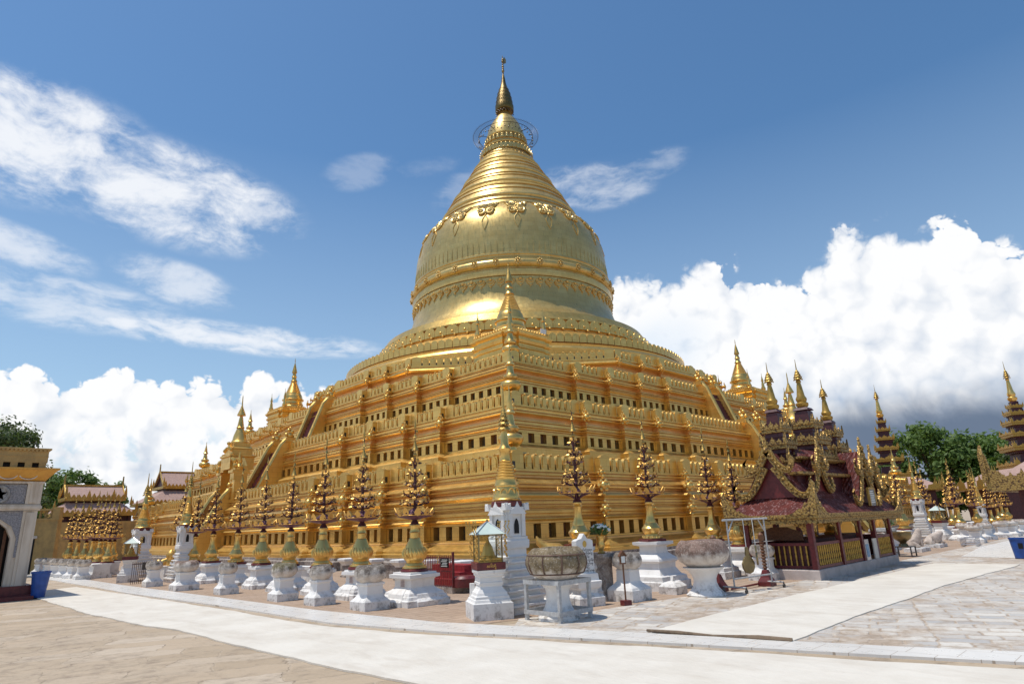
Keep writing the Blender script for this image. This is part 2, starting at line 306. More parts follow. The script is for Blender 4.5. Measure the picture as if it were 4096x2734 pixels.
def slabmat(name, cols, cj, mud, rot, sx, sy, jw, joint, mudamt, bump, rnd=.85):
    """irregular old slabs: stretched voronoi cells with earth-filled joints and mud lying over them"""
    m, g, p = newmat(name); tc = g.node('ShaderNodeTexCoord').outputs['Object']
    mp = g.node('ShaderNodeMapping'); g.l.new(tc, mp.inputs[0]); mp.inputs['Rotation'].default_value = (0, 0, rot)
    _, wc = g.noise(mp.outputs[0], 1.3, 4, .6); v = g.vm('ADD', mp.outputs[0], g.vm('MULTIPLY', g.vm('SUBTRACT', wc, (.5, .5, .5)), (rnd, rnd*.7, 0)))
    br = g.node('ShaderNodeTexBrick', offset=.41, squash=.62, squash_frequency=2); br.offset_frequency = 2; g.l.new(v, br.inputs['Vector']); br.inputs['Scale'].default_value = 1
    br.inputs['Brick Width'].default_value = sx; br.inputs['Row Height'].default_value = sy; br.inputs['Mortar Size'].default_value = jw; br.inputs['Mortar Smooth'].default_value = .8; br.inputs['Bias'].default_value = 0
    br.inputs['Color1'].default_value = (0, 0, 0, 1); br.inputs['Color2'].default_value = (1, 1, 1, 1)
    sepc = g.node('ShaderNodeSeparateColor'); g.l.new(br.outputs['Color'], sepc.inputs[0]); r1 = sepc.outputs[0]; r2 = g.m('FRACT', g.m('MULTIPLY', r1, 7.31))
    f, _ = g.noise(tc, .55, 7, .65); f2, _ = g.noise(tc, 4, 7, .72); f3, _ = g.noise(g.vm('MULTIPLY', mp.outputs[0], (.5, 2.0, 1)), 1.6, 7, .7); f4, _ = g.noise(tc, 22, 4, .65)
    col = g.mix(r1, c4(cols[0]), c4(cols[1])); col = g.mix(g.m('MULTIPLY', g.step(r2, .45, .95), .8), col, c4(cols[2]))
    col = g.mix(g.m('MULTIPLY', g.step(f3, .5, .72), .45), col, c4(cols[3])); col = g.mix(g.m('MULTIPLY', g.step(f4, .5, .75), .25), col, c4(cj))
    jm = g.m('MULTIPLY', g.m('MULTIPLY', br.outputs['Fac'], g.lin(f2, .35, .55, .35, 1.0)), joint)
    md = g.m('MULTIPLY', g.step(g.m('ADD', g.m('MULTIPLY', f, .6), g.m('MULTIPLY', f2, .4)), .44, .60), mudamt)
    col = g.mix(g.m('MAXIMUM', jm, md, clamp=True), col, g.mix(g.step(f2, .4, .65), c4(mud), c4(cj)))
    g.put(p.inputs['Base Color'], col); p.inputs['Roughness'].default_value = .72
    bn = g.node('ShaderNodeBump'); bn.inputs['Strength'].default_value = bump; bn.inputs['Distance'].default_value = .02
    g.put(bn.inputs['Height'], g.m('SUBTRACT', g.m('MULTIPLY', f2, .5), jm)); g.l.new(bn.outputs[0], p.inputs['Normal'])
slabmat('sandstone', ((.49, .375, .255), (.40, .30, .195), (.56, .455, .34), (.30, .225, .155)), (.20, .145, .10), (.45, .355, .245), .45, 1.5, .52, .016, .75, .55, .7, .55)
slabmat('marble_paving', ((.68, .63, .55), (.52, .48, .43), (.41, .40, .385), (.56, .45, .34)), (.33, .235, .155), (.46, .345, .24), 1.25, .58, .30, .030, .95, .85, .6, .24)
flagmat('marble_path', (.78, .735, .665), (.70, .67, .62), (.58, .49, .39), .5, .45, .01, .32, .006, .12, rot=1.571, wear=.16)
def canvasmat():
    m, g, p = newmat('canvas'); tc = g.node('ShaderNodeTexCoord').outputs['Object']
    f, _ = g.noise(tc, 1.1, 6, .65); f2, _ = g.noise(g.vm('MULTIPLY', tc, (1.8, .6, 1)), 1.3, 6, .65); f3, _ = g.noise(tc, 90, 2, .5); sp, _ = g.noise(tc, 6, 3, .6)
    col = g.mix(g.step(f, .3, .7), (.72, .665, .575, 1), (.64, .58, .49, 1)); col = g.mix(g.m('MULTIPLY', g.step(f2, .48, .72), .5), col, (.53, .46, .375, 1))
    col = g.mix(g.m('MULTIPLY', g.step(sp, .72, .78), .3), col, (.35, .30, .25, 1))
    g.put(p.inputs['Base Color'], col); p.inputs['Roughness'].default_value = .9
    bn = g.node('ShaderNodeBump'); bn.inputs['Strength'].default_value = .5; bn.inputs['Distance'].default_value = .06
    g.put(bn.inputs['Height'], g.m('ADD', f2, g.m('MULTIPLY', f3, .06))); g.l.new(bn.outputs[0], p.inputs['Normal'])
canvasmat()
def gatewhite():
    m, g, p = newmat('whitewash'); tc = g.node('ShaderNodeTexCoord').outputs['Object']
    f, _ = g.noise(g.vm('MULTIPLY', tc, (4, 4, .6)), 1, 6, .65)
    g.put(p.inputs['Base Color'], g.mix(g.step(f, .4, .75), (.66, .57, .46, 1), (.42, .33, .235, 1))); p.inputs['Roughness'].default_value = .8
gatewhite()
simple('frame_white', (.50, .50, .49), (.36, .35, .34), .5, 0, 14)
simple('rust', (.16, .085, .055), (.10, .06, .045), .7, 0, 20)
simple('pavilion_base', (.52, .44, .40), (.42, .35, .31), .75, 0, 4, .2)
simple('yellow_gold', (.47, .295, .06), (.34, .20, .04), .40, .5, 12)
simple('sky_blue', (.16, .34, .50), (.10, .22, .36), .4, 0, 4)
simple('orange_paint', (.66, .34, .06), (.55, .26, .05), .65, 0, 4, .1)
simple('lion_stone', (.60, .50, .42), (.45, .37, .31), .8, 0, 9, .3)

def carved():
    m, g, p = newmat('gold_carved'); tc = g.node('ShaderNodeTexCoord').outputs['Object']
    v = g.node('ShaderNodeTexVoronoi', feature='F1'); v.inputs['Scale'].default_value = 20; g.l.new(tc, v.inputs['Vector']); f, _ = g.noise(tc, 7, 5, .65); f2, _ = g.noise(tc, 40, 3, .6)
    d = g.m('ADD', v.outputs['Distance'], g.m('MULTIPLY', g.m('SUBTRACT', f, .5), .5))
    col = g.mix(g.step(d, .40, .85), (.47, .30, .095, 1), (.10, .052, .02, 1)); col = g.mix(g.m('MULTIPLY', g.step(f2, .55, .7), .5), col, (.30, .19, .07, 1))
    g.put(p.inputs['Base Color'], col); g.put(p.inputs['Metallic'], g.lin(d, .4, .85, .7, .2)); g.put(p.inputs['Roughness'], g.lin(d, .2, .6, .36, .65))
    bn = g.node('ShaderNodeBump'); bn.inputs['Strength'].default_value = .45; bn.inputs['Distance'].default_value = .03; g.put(bn.inputs['Height'], g.m('MULTIPLY', d, -1.0)); g.l.new(bn.outputs[0], p.inputs['Normal'])
carved()
simple('fence_red', (.36, .06, .035), (.24, .04, .03), .5, 0, 14)
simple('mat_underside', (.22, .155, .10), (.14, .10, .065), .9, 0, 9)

# ---------------------------------------------------------------- mesh builder
class MB:
    def __init__(s): s.v = []; s.f = []; s.mi = []; s.sm = []; s.x = Matrix()
    def add(s, vs, fs, mi=0, smooth=False):
        o = len(s.v); s.v += [tuple(s.x @ Vector(p)) for p in vs]; s.f += [tuple(o+i for i in f) for f in fs]
        s.mi += [mi]*len(fs); s.sm += [smooth]*len(fs)
    def box(s, x0, x1, y0, y1, z0, z1, mi=0):
        s.add([(x0,y0,z0),(x1,y0,z0),(x1,y1,z0),(x0,y1,z0),(x0,y0,z1),(x1,y0,z1),(x1,y1,z1),(x0,y1,z1)],
              [(0,3,2,1),(4,5,6,7),(0,1,5,4),(1,2,6,5),(2,3,7,6),(3,0,4,7)], mi)
    def cbox(s, c, d, mi=0): s.box(c[0]-d[0]/2, c[0]+d[0]/2, c[1]-d[1]/2, c[1]+d[1]/2, c[2]-d[2]/2, c[2]+d[2]/2, mi)
    def lathe(s, prof, n=24, c=(0,0,0), mi=0, smooth=True, ph=0.0, sx=1, sy=1, flute=0, fa=0):
        vs = []; fs = []
        for r, z in prof:
            for k in range(n):
                a = ph+2*PI*k/n; q = r*(1+fa*math.cos(flute*a)) if flute else r
                vs.append((c[0]+sx*q*math.cos(a), c[1]+sy*q*math.sin(a), c[2]+z))
        for i in range(len(prof)-1):
            for k in range(n):
                k2 = (k+1) % n; fs.append((i*n+k, i*n+k2, (i+1)*n+k2, (i+1)*n+k))
        if prof[0][0] > 1e-4: fs.append(tuple(range(n-1, -1, -1)))
        if prof[-1][0] > 1e-4: fs.append(tuple((len(prof)-1)*n+k for k in range(n)))
        s.add(vs, fs, mi, smooth)
    def sq(s, prof, c=(0,0,0), mi=0, ax=1.0, ay=1.0, rot=0.0):   # stacked square sections (half side, z)
        s.lathe([(r*math.sqrt(2), z) for r, z in prof], 4, c, mi, False, PI/4+rot, ax, ay)
    def rect(s, prof, c=(0,0,0), mi=0):                # (half x, half y, z)
        vs = []; fs = []
        for a, b, z in prof: vs += [(c[0]-a,c[1]-b,c[2]+z),(c[0]+a,c[1]-b,c[2]+z),(c[0]+a,c[1]+b,c[2]+z),(c[0]-a,c[1]+b,c[2]+z)]
        for i in range(len(prof)-1):
            for k in range(4): k2 = (k+1) % 4; fs.append((i*4+k, i*4+k2, i*4+4+k2, i*4+4+k))
        fs.append((3,2,1,0)); m = 4*(len(prof)-1); fs.append((m,m+1,m+2,m+3)); s.add(vs, fs, mi)
    def loft(s, rings, mi=0, cap=True, mis=None):
        n = len(rings[0]); vs = [p for r in rings for p in r]
        for i in range(len(rings)-1):
            fs = [(i*n+k, i*n+(k+1) % n, (i+1)*n+(k+1) % n, (i+1)*n+k) for k in range(n)]
            if i == 0: s.add(vs, fs, mis[0] if mis else mi); base = len(s.v)-len(vs)
            else:
                s.f += [tuple(base+q for q in f) for f in fs]; s.mi += [mis[i] if mis else mi]*n; s.sm += [False]*n
        if cap: s.f += [tuple(base+(len(rings)-1)*n+k for k in range(n))]; s.mi += [mi]; s.sm += [False]
    def tube(s, pts, r, n=6, mi=0, smooth=True):
        pts = [Vector(p) for p in pts]; rs = r if isinstance(r, (list, tuple)) else [r]*len(pts); vs = []; fs = []; prev = None
        for i, p in enumerate(pts):
            t = (pts[min(i+1, len(pts)-1)]-pts[max(i-1, 0)]).normalized()
            a = prev if prev is not None else (Vector((0,0,1)) if abs(t.z) < .9 else Vector((1,0,0)))
            e1 = (a-t*a.dot(t)); e1 = e1.normalized() if e1.length > 1e-5 else t.orthogonal().normalized(); prev = e1; e2 = t.cross(e1)
            for k in range(n):
                w = 2*PI*k/n; vs.append(tuple(p+(e1*math.cos(w)+e2*math.sin(w))*rs[i]))
        for i in range(len(pts)-1):
            for k in range(n): fs.append((i*n+k, i*n+(k+1) % n, (i+1)*n+(k+1) % n, (i+1)*n+k))
        fs.append(tuple(range(n-1,-1,-1))); fs.append(tuple((len(pts)-1)*n+k for k in range(n))); s.add(vs, fs, mi, smooth)
    def ball(s, c, r, mi=0, n=8, m=5, sz=1.0):
        s.lathe([(max(r*math.sin(PI*i/m), 1e-5), -r*sz*math.cos(PI*i/m)) for i in range(m+1)], n, c, mi)
    def prism(s, outline, o, eu, ev, en, th, mi=0, mis=None):   # outline in (u, v), thickness th along en centred
        o, eu, ev, en = Vector(o), Vector(eu), Vector(ev), Vector(en); n = len(outline)
        A = [tuple(o+eu*u+ev*v-en*th/2) for u, v in outline]; B = [tuple(o+eu*u+ev*v+en*th/2) for u, v in outline]
        s.add(A+B, [tuple(range(n-1,-1,-1)), tuple(range(n,2*n))]+[(k,(k+1) % n,n+(k+1) % n,n+k) for k in range(n)], mi)
    def ribbon(s, line, w, o, eu, ev, en, th, mi=0):   # flat curved band following a 2D line
        L = [Vector((a, b)) for a, b in line]; n = len(L); W = w if isinstance(w, (list, tuple)) else [w]*n; P1 = []; P2 = []
        for i in range(n):
            t = (L[min(i+1,n-1)]-L[max(i-1,0)]).normalized(); q = Vector((-t.y, t.x)); P1.append(L[i]+q*W[i]/2); P2.append(L[i]-q*W[i]/2)
        o, eu, ev, en = Vector(o), Vector(eu), Vector(ev), Vector(en); V = []
        for sgn in (-1, 1):
            for P in (P1, P2): V += [tuple(o+eu*p.x+ev*p.y+en*th/2*sgn) for p in P]
        fs = []
        for i in range(n-1):
            fs += [(i,i+1,n+i+1,n+i), (2*n+i,3*n+i,3*n+i+1,2*n+i+1), (i,2*n+i,2*n+i+1,i+1), (n+i,n+i+1,3*n+i+1,3*n+i)]
        fs += [(0,n,3*n,2*n), (n-1,3*n-1,4*n-1,2*n-1)]; s.add(V, fs, mi)
    def build(s, name, mats, parent=None, loc=(0,0,0), rz=0.0):
        me = bpy.data.meshes.new(name); me.from_pydata(s.v, [], s.f)
        for m in (mats if isinstance(mats, (list, tuple)) else [mats]): me.materials.append(MATS[m])
        me.polygons.foreach_set('material_index', s.mi); me.polygons.foreach_set('use_smooth', [True]*len(s.f))
        fl = s.sm; me.update()
        if any(fl): me.set_sharp_from_angle(angle=math.radians(38))
        else: me.polygons.foreach_set('use_smooth', [False]*len(s.f))
        o = bpy.data.objects.new(name, me); COL.objects.link(o); o.parent = parent; o.location = loc; o.rotation_euler = (0,0,rz)
        return o
def thing(name, label, cat, loc=(0,0,0), rz=0.0, group=None):
    o = bpy.data.objects.new(name, None); COL.objects.link(o); o.location = loc; o.rotation_euler = (0,0,rz); o.empty_display_size = .1
    o['label'] = label; o['category'] = cat
    if group: o['group'] = group
    return o
def tag(o, label, cat, group=None):
    o['label'] = label; o['category'] = cat
    if group: o['group'] = group
    return o
def struct(o): o['kind'] = 'structure'; return o
def dup(root, loc, rz=0.0, label=None, group=None, scale=None):
    r = root.copy(); COL.objects.link(r); r.location = loc; r.rotation_euler = (0,0,rz)
    if label: r['label'] = label
    if group: r['group'] = group
    if scale: r.scale = (scale if isinstance(scale, (tuple, list)) else (scale,)*3)
    for ch in list(root.children):
        c = ch.copy(); COL.objects.link(c); c.parent = r
        for q in list(ch.children):
            d = q.copy(); COL.objects.link(d); d.parent = c
    return r
def offset_poly(poly, d):
    n = len(poly); out = []
    for i in range(n):
        p0, p1, p2 = (Vector(poly[(i+k) % n]) for k in (-1, 0, 1))
        t1 = (p1-p0).normalized(); t2 = (p2-p1).normalized(); n1 = Vector((t1.y, -t1.x)); n2 = Vector((t2.y, -t2.x))
        den = t1.x*t2.y-t1.y*t2.x
        a = p1+n1*d; b = p1+n2*d
        if abs(den) < 1e-6: out.append(a); continue
        k = ((b.x-a.x)*t2.y-(b.y-a.y)*t2.x)/den; out.append(a+t1*k)
    return out

# ---------------------------------------------------------------- ground
def sheet(name, poly, z, mat, kind='structure'):
    mb = MB(); mb.add([(x, y, z) for x, y in poly], [tuple(range(len(poly)))]); o = mb.build(name, mat); o['kind'] = kind; return o
g0 = MB(); n_ = 12; S_ = 1500
for i in range(n_):
    pass
g0.add([(-S_,-S_,-.002),(S_,-S_,-.002),(S_,S_,-.002),(-S_,S_,-.002)], [(0,1,2,3)]); struct(g0.build('ground', 'sandstone'))
sheet('court_ground', [(-31.9,-31.2),(-30.6,-31.5),(-29.6,-31.85),(-27.2,-32.15),(-24.8,-32.75),(-22.5,-33.0),(-5,-33.3),(45,-33.4),(45,45),(-33.0,45),(-32.9,-12),(-32.5,-22),(-32.3,-28)], .003, 'earth')
sheet('marble_paving', [(-31.65,-31.9),(-31.0,-31.35),(-29.6,-31.85),(-27.2,-32.15),(-24.8,-32.75),(-22.5,-33.0),(-5,-33.3),(45,-33.4),(45,-52),(-25,-52),(-29.85,-38.3),(-30.5,-36.7),(-31.2,-34.2)], .007, 'marble_paving')
# white marble walk along the left row, turning slightly towards the camera
def strip(name, left, right, z0, mat, wav=0.0, seed=1, step=.35, th=None):
    rnd = random.Random(seed)
    def resamp(L, n):
        d = [0]
        for a, b in zip(L, L[1:]): d.append(d[-1]+math.dist(a, b))
        out = []
        for i in range(n+1):
            t = d[-1]*i/n; k = max(j for j in range(len(d)-1) if d[j] <= t+1e-9); u = (t-d[k])/(d[k+1]-d[k]); out.append([L[k][q]+(L[k+1][q]-L[k][q])*u for q in (0,1)])
        return out
    n = int(math.dist(left[0], left[-1])/step); A = resamp(left, n); B = resamp(right, n)
    ph = [rnd.uniform(0, 6) for _ in range(8)]
    def w(i, s): t = i*step; return wav*(.5*math.sin(t*1.7+ph[s])+.3*math.sin(t*3.9+ph[s+1])+.25*math.sin(t*8.3+ph[s+2]))
    vs = []; fs = []; m = 6
    for i in range(n+1):
        a, b = A[i], B[i]; dx, dy = b[0]-a[0], b[1]-a[1]; L = math.hypot(dx, dy)
        a = (a[0]+dx/L*w(i,0), a[1]+dy/L*w(i,0)); b = (b[0]+dx/L*w(i,3), b[1]+dy/L*w(i,3))
        for k in range(m+1):
            u = k/m; hz = wav*.16*(math.sin(i*step*2.3+k*1.9+ph[6])*.5+math.sin(i*step*5.1-k*1.1+ph[7])*.4) if 0 < k < m else 0
            vs.append((a[0]+(b[0]-a[0])*u, a[1]+(b[1]-a[1])*u, z0+hz*.35+(.006 if wav and 0 < k < m else 0)))
    for i in range(n):
        for k in range(m): q = i*(m+1)+k; fs.append((q, q+1, q+m+2, q+m+1))
    mb = MB(); mb.add(vs, fs, 0, True); base = len(vs)
    if th:    # little skirt down to the ground so the mat has an edge
        for k, off in ((0, 0), (m, 0)):
            idx = [i*(m+1)+k for i in range(n+1)]; o = len(mb.v); mb.v += [(mb.v[i][0], mb.v[i][1], z0-th) for i in idx]
            for i in range(n): mb.f.append((idx[i], idx[i+1], o+i+1, o+i)); mb.mi.append(0); mb.sm.append(False)
        for row in (0, n):
            idx = [row*(m+1)+k for k in range(m+1)]; o = len(mb.v); mb.v += [(mb.v[i][0], mb.v[i][1], z0-th) for i in idx]
            for i in range(m): mb.f.append((idx[i], idx[i+1], o+i+1, o+i)); mb.mi.append(0); mb.sm.append(False)
    return mb.build(name, mat)
struct(strip('marble_path', [(-33.95,20),(-33.65,-4.2),(-33.6,-17.1),(-33.28,-24.1),(-33.22,-28.8),(-32.66,-31.55),(-32.14,-33.0),(-31.58,-34.8),(-31.03,-36.75),(-30.2,-39.4),(-28.8,-44)],
      [(-32.75,20),(-32.75,-1.3),(-32.75,-13.4),(-32.55,-21.4),(-32.45,-26.7),(-32.1,-30.5),(-31.65,-32.15),(-31.1,-34.2),(-30.4,-36.85),(-29.6,-39.3),(-28.1,-44)], .03, 'marble_path', th=.04))
cv1 = strip('canvas_mat', [(-35.75,-12.5),(-35.64,-16.1),(-35.62,-22.06),(-35.45,-25),(-35.2,-27),(-35.15,-29.5),(-35.1,-31.7),(-34.95,-33.4),(-34.7,-36),(-34.3,-40),(-33.6,-46)],
      [(-33.9,-11.5),(-33.86,-13.5),(-33.71,-17.13),(-33.52,-24.1),(-33.5,-28.8),(-32.95,-31.5),(-32.47,-32.94),(-31.9,-34.74),(-31.35,-36.69),(-30.55,-39.4),(-29.2,-44)], .022, 'canvas', .045, 3, .25, th=.022)
tag(cv1, 'long cream canvas mat laid beside the marble walk along the left row', 'mat')
cv2 = strip('canvas_mat', [(-30.95,-34.05),(-29.5,-33.98),(-28.0,-33.97),(-24,-34.05),(-17.6,-34.25),(-16.9,-34.3)], [(-30.66,-35.98),(-28.6,-35.9),(-27.5,-35.93),(-22.6,-35.97),(-17.5,-36.32),(-16.8,-36.35)], .022, 'canvas', .03, 9, .25, th=.022)
tag(cv2, 'cream canvas mat on the marble paving leading past the red roofed pavilion', 'mat')
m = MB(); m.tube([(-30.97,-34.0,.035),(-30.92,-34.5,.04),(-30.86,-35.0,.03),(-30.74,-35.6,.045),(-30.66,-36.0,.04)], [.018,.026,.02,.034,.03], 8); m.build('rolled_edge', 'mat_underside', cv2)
sheet('marble_path', [(-13.5,-34.3),(-7.5,-33.75),(8,-33.9),(8,-35.6),(-14.3,-36.4)], .012, 'marble_path')

# ---------------------------------------------------------------- the great stupa
PAG = thing('golden_pagoda', 'great gilded bell shaped stupa on stepped square terraces in the middle of the court', 'pagoda')
STEP = .30; BR = (4.65, 7.25, 9.85, 12.4)
def redent(a):
    """square of half side a whose faces step outwards four times towards the middle, counter-clockwise"""
    q = [(-a, -a)]            # south face, from the near corner eastwards: y = -a
    for k, L in enumerate(BR): q += [(-a+L, -a-STEP*k), (-a+L, -a-STEP*(k+1))]
    q += [(-x, y) for x, y in q[::-1][:-1]]
    out = []
    for r in range(4):
        c, s = (1, 0, -1, 0)[r], (0, 1, 0, -1)[r]; out += [Vector((x*c-y*s, x*s+y*c)) for x, y in q]
    return out
def octo(ap):
    t = ap*math.tan(PI/8); st = .26; q = [(-t, -ap), (-t+2.5, -ap), (-t+2.5, -ap-st), (-t+4.4, -ap-st), (-t+4.4, -ap-2*st)]
    q += [(-x, y) for x, y in q[::-1]]; out = []
    for r in range(4):
        c, s = (1, 0, -1, 0)[r], (0, 1, 0, -1)[r]; out += [Vector((x*c-y*s, x*s+y*c)) for x, y in q]
    return out
def ringz(poly, d, z): return [(p.x, p.y, z) for p in offset_poly(poly, d)]
def wall(poly, prof):
    mb = MB(); mb.loft([ringz(poly, d, z) for d, z, m in prof], cap=True, mis=[p[2] for p in prof]); return mb
def edges(poly, d):
    P = offset_poly(poly, d); n = len(P)
    for i in range(n):
        a, b = P[i], P[(i+1) % n]; t = b-a; L = t.length
        if L > .06: t = t/L; yield i, a, b, t, Vector((t.y, -t.x)), L
def merlon_row(mbs, poly, d, z, h, pitch, gap=.045, th=.16, skip=None, big=1.18):
    side = lambda p: mbs[((0 if p.x > 0 else 2)+(p.y > 0) if abs(p.x) > abs(p.y) else 4+(0 if p.y > 0 else 2)+(p.x > 0)) % len(mbs)]
    for i, a, b, t, nrm, L in edges(poly, d):
        if L < .5: # end face of a step
            o = (a+b)/2-nrm*th/2; w = L*.98; mb = side((a+b)/2)
            mb.prism([(-w/2,0),(w/2,0),(w/2,h*.95),(-w/2,h*.95)], (o.x,o.y,z), (t.x,t.y,0), (0,0,1), (nrm.x,nrm.y,0), th); continue
        ew = pitch*1.55; spans = [(0, ew, 1), (L-ew, L, 1)]; n = max(1, round((L-2*ew)/pitch)); p = (L-2*ew)/n
        spans += [(ew+k*p, ew+(k+1)*p, 0) for k in range(n)]
        for s0, s1, corner in spans:
            c = a+t*(s0+s1)/2
            if skip and skip(c): continue
            mb = side(c)
            o = c-nrm*th/2; w = (s1-s0)-gap; H = h*(big if corner else 1); half = w/2
            if corner: ol = [(-half,0),(half,0),(half,.82*H),(half*.7,.94*H),(0,H),(-half*.7,.94*H),(-half,.82*H)]
            else: ol = [(-half,.0),(half,.0),(half,.66*H),(half*.86,.80*H),(half*.5,.93*H),(0,H),(-half*.5,.93*H),(-half*.86,.80*H),(-half,.66*H)]
            mb.prism(ol, (o.x,o.y,z), (t.x,t.y,0), (0,0,1), (nrm.x,nrm.y,0), th)
            mb.prism([(half,0),(half+gap,0),(half+gap,.36*H),(half,.36*H)], (o.x-nrm.x*.03,o.y-nrm.y*.03,z), (t.x,t.y,0), (0,0,1), (nrm.x,nrm.y,0), th*.6, 1)
            if not corner:   # raised petal on the face and a knob at the tip
                q = c+nrm*.012
                mb.prism([(-half*.6,.12*h),(half*.6,.12*h),(half*.6,.6*h),(half*.3,.78*h),(-half*.3,.78*h),(-half*.6,.6*h)], (q.x,q.y,z), (t.x,t.y,0), (0,0,1), (nrm.x,nrm.y,0), .03)
                k = c+nrm*.01; mb.ball((k.x, k.y, z+H*.95), .05, 0, 6, 4)
def knots(mb, poly, d, z, r):
    """gilded flower knots at every outer corner of a cornice"""
    P = offset_poly(poly, d); n = len(P)
    for i in range(n):
        a, b, c = P[i-1], P[i], P[(i+1) % n]; t1 = (b-a).normalized(); t2 = (c-b).normalized()
        if t1.x*t2.y-t1.y*t2.x <= .3: continue
        nn = (Vector((t1.y,-t1.x))+Vector((t2.y,-t2.x))).normalized(); o = b+nn*r*.35
        mb.ball((o.x,o.y,z), r, 0, 8, 5)
        for k in range(6):
            w = 2*PI*k/6; e = Vector((-nn.y, nn.x))*math.cos(w)*r*1.05; mb.ball((o.x+e.x+nn.x*.03, o.y+e.y+nn.y*.03, z+math.sin(w)*r*1.05), r*.5, 0, 6, 4)
        mb.ball((o.x,o.y,z+r*2.0), r*.45, 0, 6, 4); mb.ball((o.x,o.y,z-r*1.9), r*.4, 0, 6, 4)
NICHES = []
def niches(mb, poly, back, front, z0, z1, pitch, wfrac, terr):
    """pilasters stand in front of the recessed wall; the openings between hold dark glazed plaques"""
    for i, a, b, t, nrm, L in edges(poly, front):
        if L < .8:
            if L > .05:
                c = (a+b)/2; dep = front-back
                q = L/2-.006; mb.prism([(-q,z0),(q,z0),(q,z1),(-q,z1)], (c.x-nrm.x*(dep/2+.006),c.y-nrm.y*(dep/2+.006),0), (t.x,t.y,0), (0,0,1), (nrm.x,nrm.y,0), dep)
            continue
        n = max(1, round(L/pitch)); p = L/n; dep = front-back; w = p*wfrac
        for k in range(n+1):
            s0 = .003 if k == 0 else k*p-p/2+w/2; s1 = L-.003 if k == n else k*p+p/2-w/2
            if s1-s0 < .02: continue
            c = a+t*(s0+s1)/2-nrm*dep/2; h = (s1-s0)/2
            mb.prism([(-h,z0),(h,z0),(h,z1),(-h,z1)], (c.x,c.y,0), (t.x,t.y,0), (0,0,1), (nrm.x,nrm.y,0), dep)
        for k in range(n):
            c = a+t*(k+.5)*p-nrm*(dep-.02)
            NICHES.append((c, t, nrm, w, z0, z1, terr))
RED = {1: redent(23.6), 2: redent(20.3), 3: redent(17.6)}
OCT = octo(16.1)
# profile rows: offset from the parapet face, height, material of the band above (0 gold, 1 orange gold)
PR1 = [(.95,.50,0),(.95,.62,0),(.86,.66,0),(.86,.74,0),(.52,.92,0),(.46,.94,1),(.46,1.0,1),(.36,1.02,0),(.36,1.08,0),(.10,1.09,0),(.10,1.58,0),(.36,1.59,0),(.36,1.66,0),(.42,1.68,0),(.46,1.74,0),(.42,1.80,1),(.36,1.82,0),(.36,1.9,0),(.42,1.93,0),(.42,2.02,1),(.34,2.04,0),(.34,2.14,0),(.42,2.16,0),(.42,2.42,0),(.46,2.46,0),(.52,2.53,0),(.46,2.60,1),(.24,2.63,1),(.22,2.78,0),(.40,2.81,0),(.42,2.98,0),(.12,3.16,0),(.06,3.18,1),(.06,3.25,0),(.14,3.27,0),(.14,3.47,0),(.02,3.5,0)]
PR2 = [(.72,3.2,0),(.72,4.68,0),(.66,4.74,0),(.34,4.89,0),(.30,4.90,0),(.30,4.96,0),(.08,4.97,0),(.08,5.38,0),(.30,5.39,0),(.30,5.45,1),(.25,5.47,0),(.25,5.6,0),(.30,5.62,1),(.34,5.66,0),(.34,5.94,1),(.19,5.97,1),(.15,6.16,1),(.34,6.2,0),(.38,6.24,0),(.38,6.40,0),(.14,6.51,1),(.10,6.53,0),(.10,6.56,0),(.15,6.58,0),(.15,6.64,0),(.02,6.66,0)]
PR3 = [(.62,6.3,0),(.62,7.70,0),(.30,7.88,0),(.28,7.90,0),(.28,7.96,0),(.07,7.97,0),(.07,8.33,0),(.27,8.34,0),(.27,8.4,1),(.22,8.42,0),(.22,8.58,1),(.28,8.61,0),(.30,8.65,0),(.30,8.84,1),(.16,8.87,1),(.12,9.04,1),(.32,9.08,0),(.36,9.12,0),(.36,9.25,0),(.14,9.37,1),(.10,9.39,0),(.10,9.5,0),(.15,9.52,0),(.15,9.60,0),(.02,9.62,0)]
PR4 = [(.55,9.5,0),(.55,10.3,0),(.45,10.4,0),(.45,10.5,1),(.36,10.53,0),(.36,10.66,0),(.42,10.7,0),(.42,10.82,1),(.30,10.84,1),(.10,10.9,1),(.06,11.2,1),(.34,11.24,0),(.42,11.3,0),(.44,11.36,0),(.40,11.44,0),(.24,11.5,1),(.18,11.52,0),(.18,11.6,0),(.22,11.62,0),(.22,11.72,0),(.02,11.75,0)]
def mid_gap(c): return min(abs(c.x), abs(c.y)) < 1.35
def groove(pr, zs):
    out = []
    for (d0, z0, m0), nxt in zip(pr, pr[1:]+[None]):
        out.append((d0, z0, m0))
        if nxt is None: break
        for z in zs:
            if z0 < z-.03 and z+.03 < nxt[1]:
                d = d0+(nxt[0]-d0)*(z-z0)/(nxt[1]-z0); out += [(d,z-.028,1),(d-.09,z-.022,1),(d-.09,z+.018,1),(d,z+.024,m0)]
    return out
PR1 = groove(PR1, (1.62,2.09,2.22,2.36,2.7,2.9,3.37)); PR2 = groove(PR2, (4.1,5.535,5.72,5.88,6.32)); PR3 = groove(PR3, (7.3,8.48,8.71,8.79,9.19,9.44)); PR4 = groove(PR4, (10.0,10.6,10.76))
TER = {}
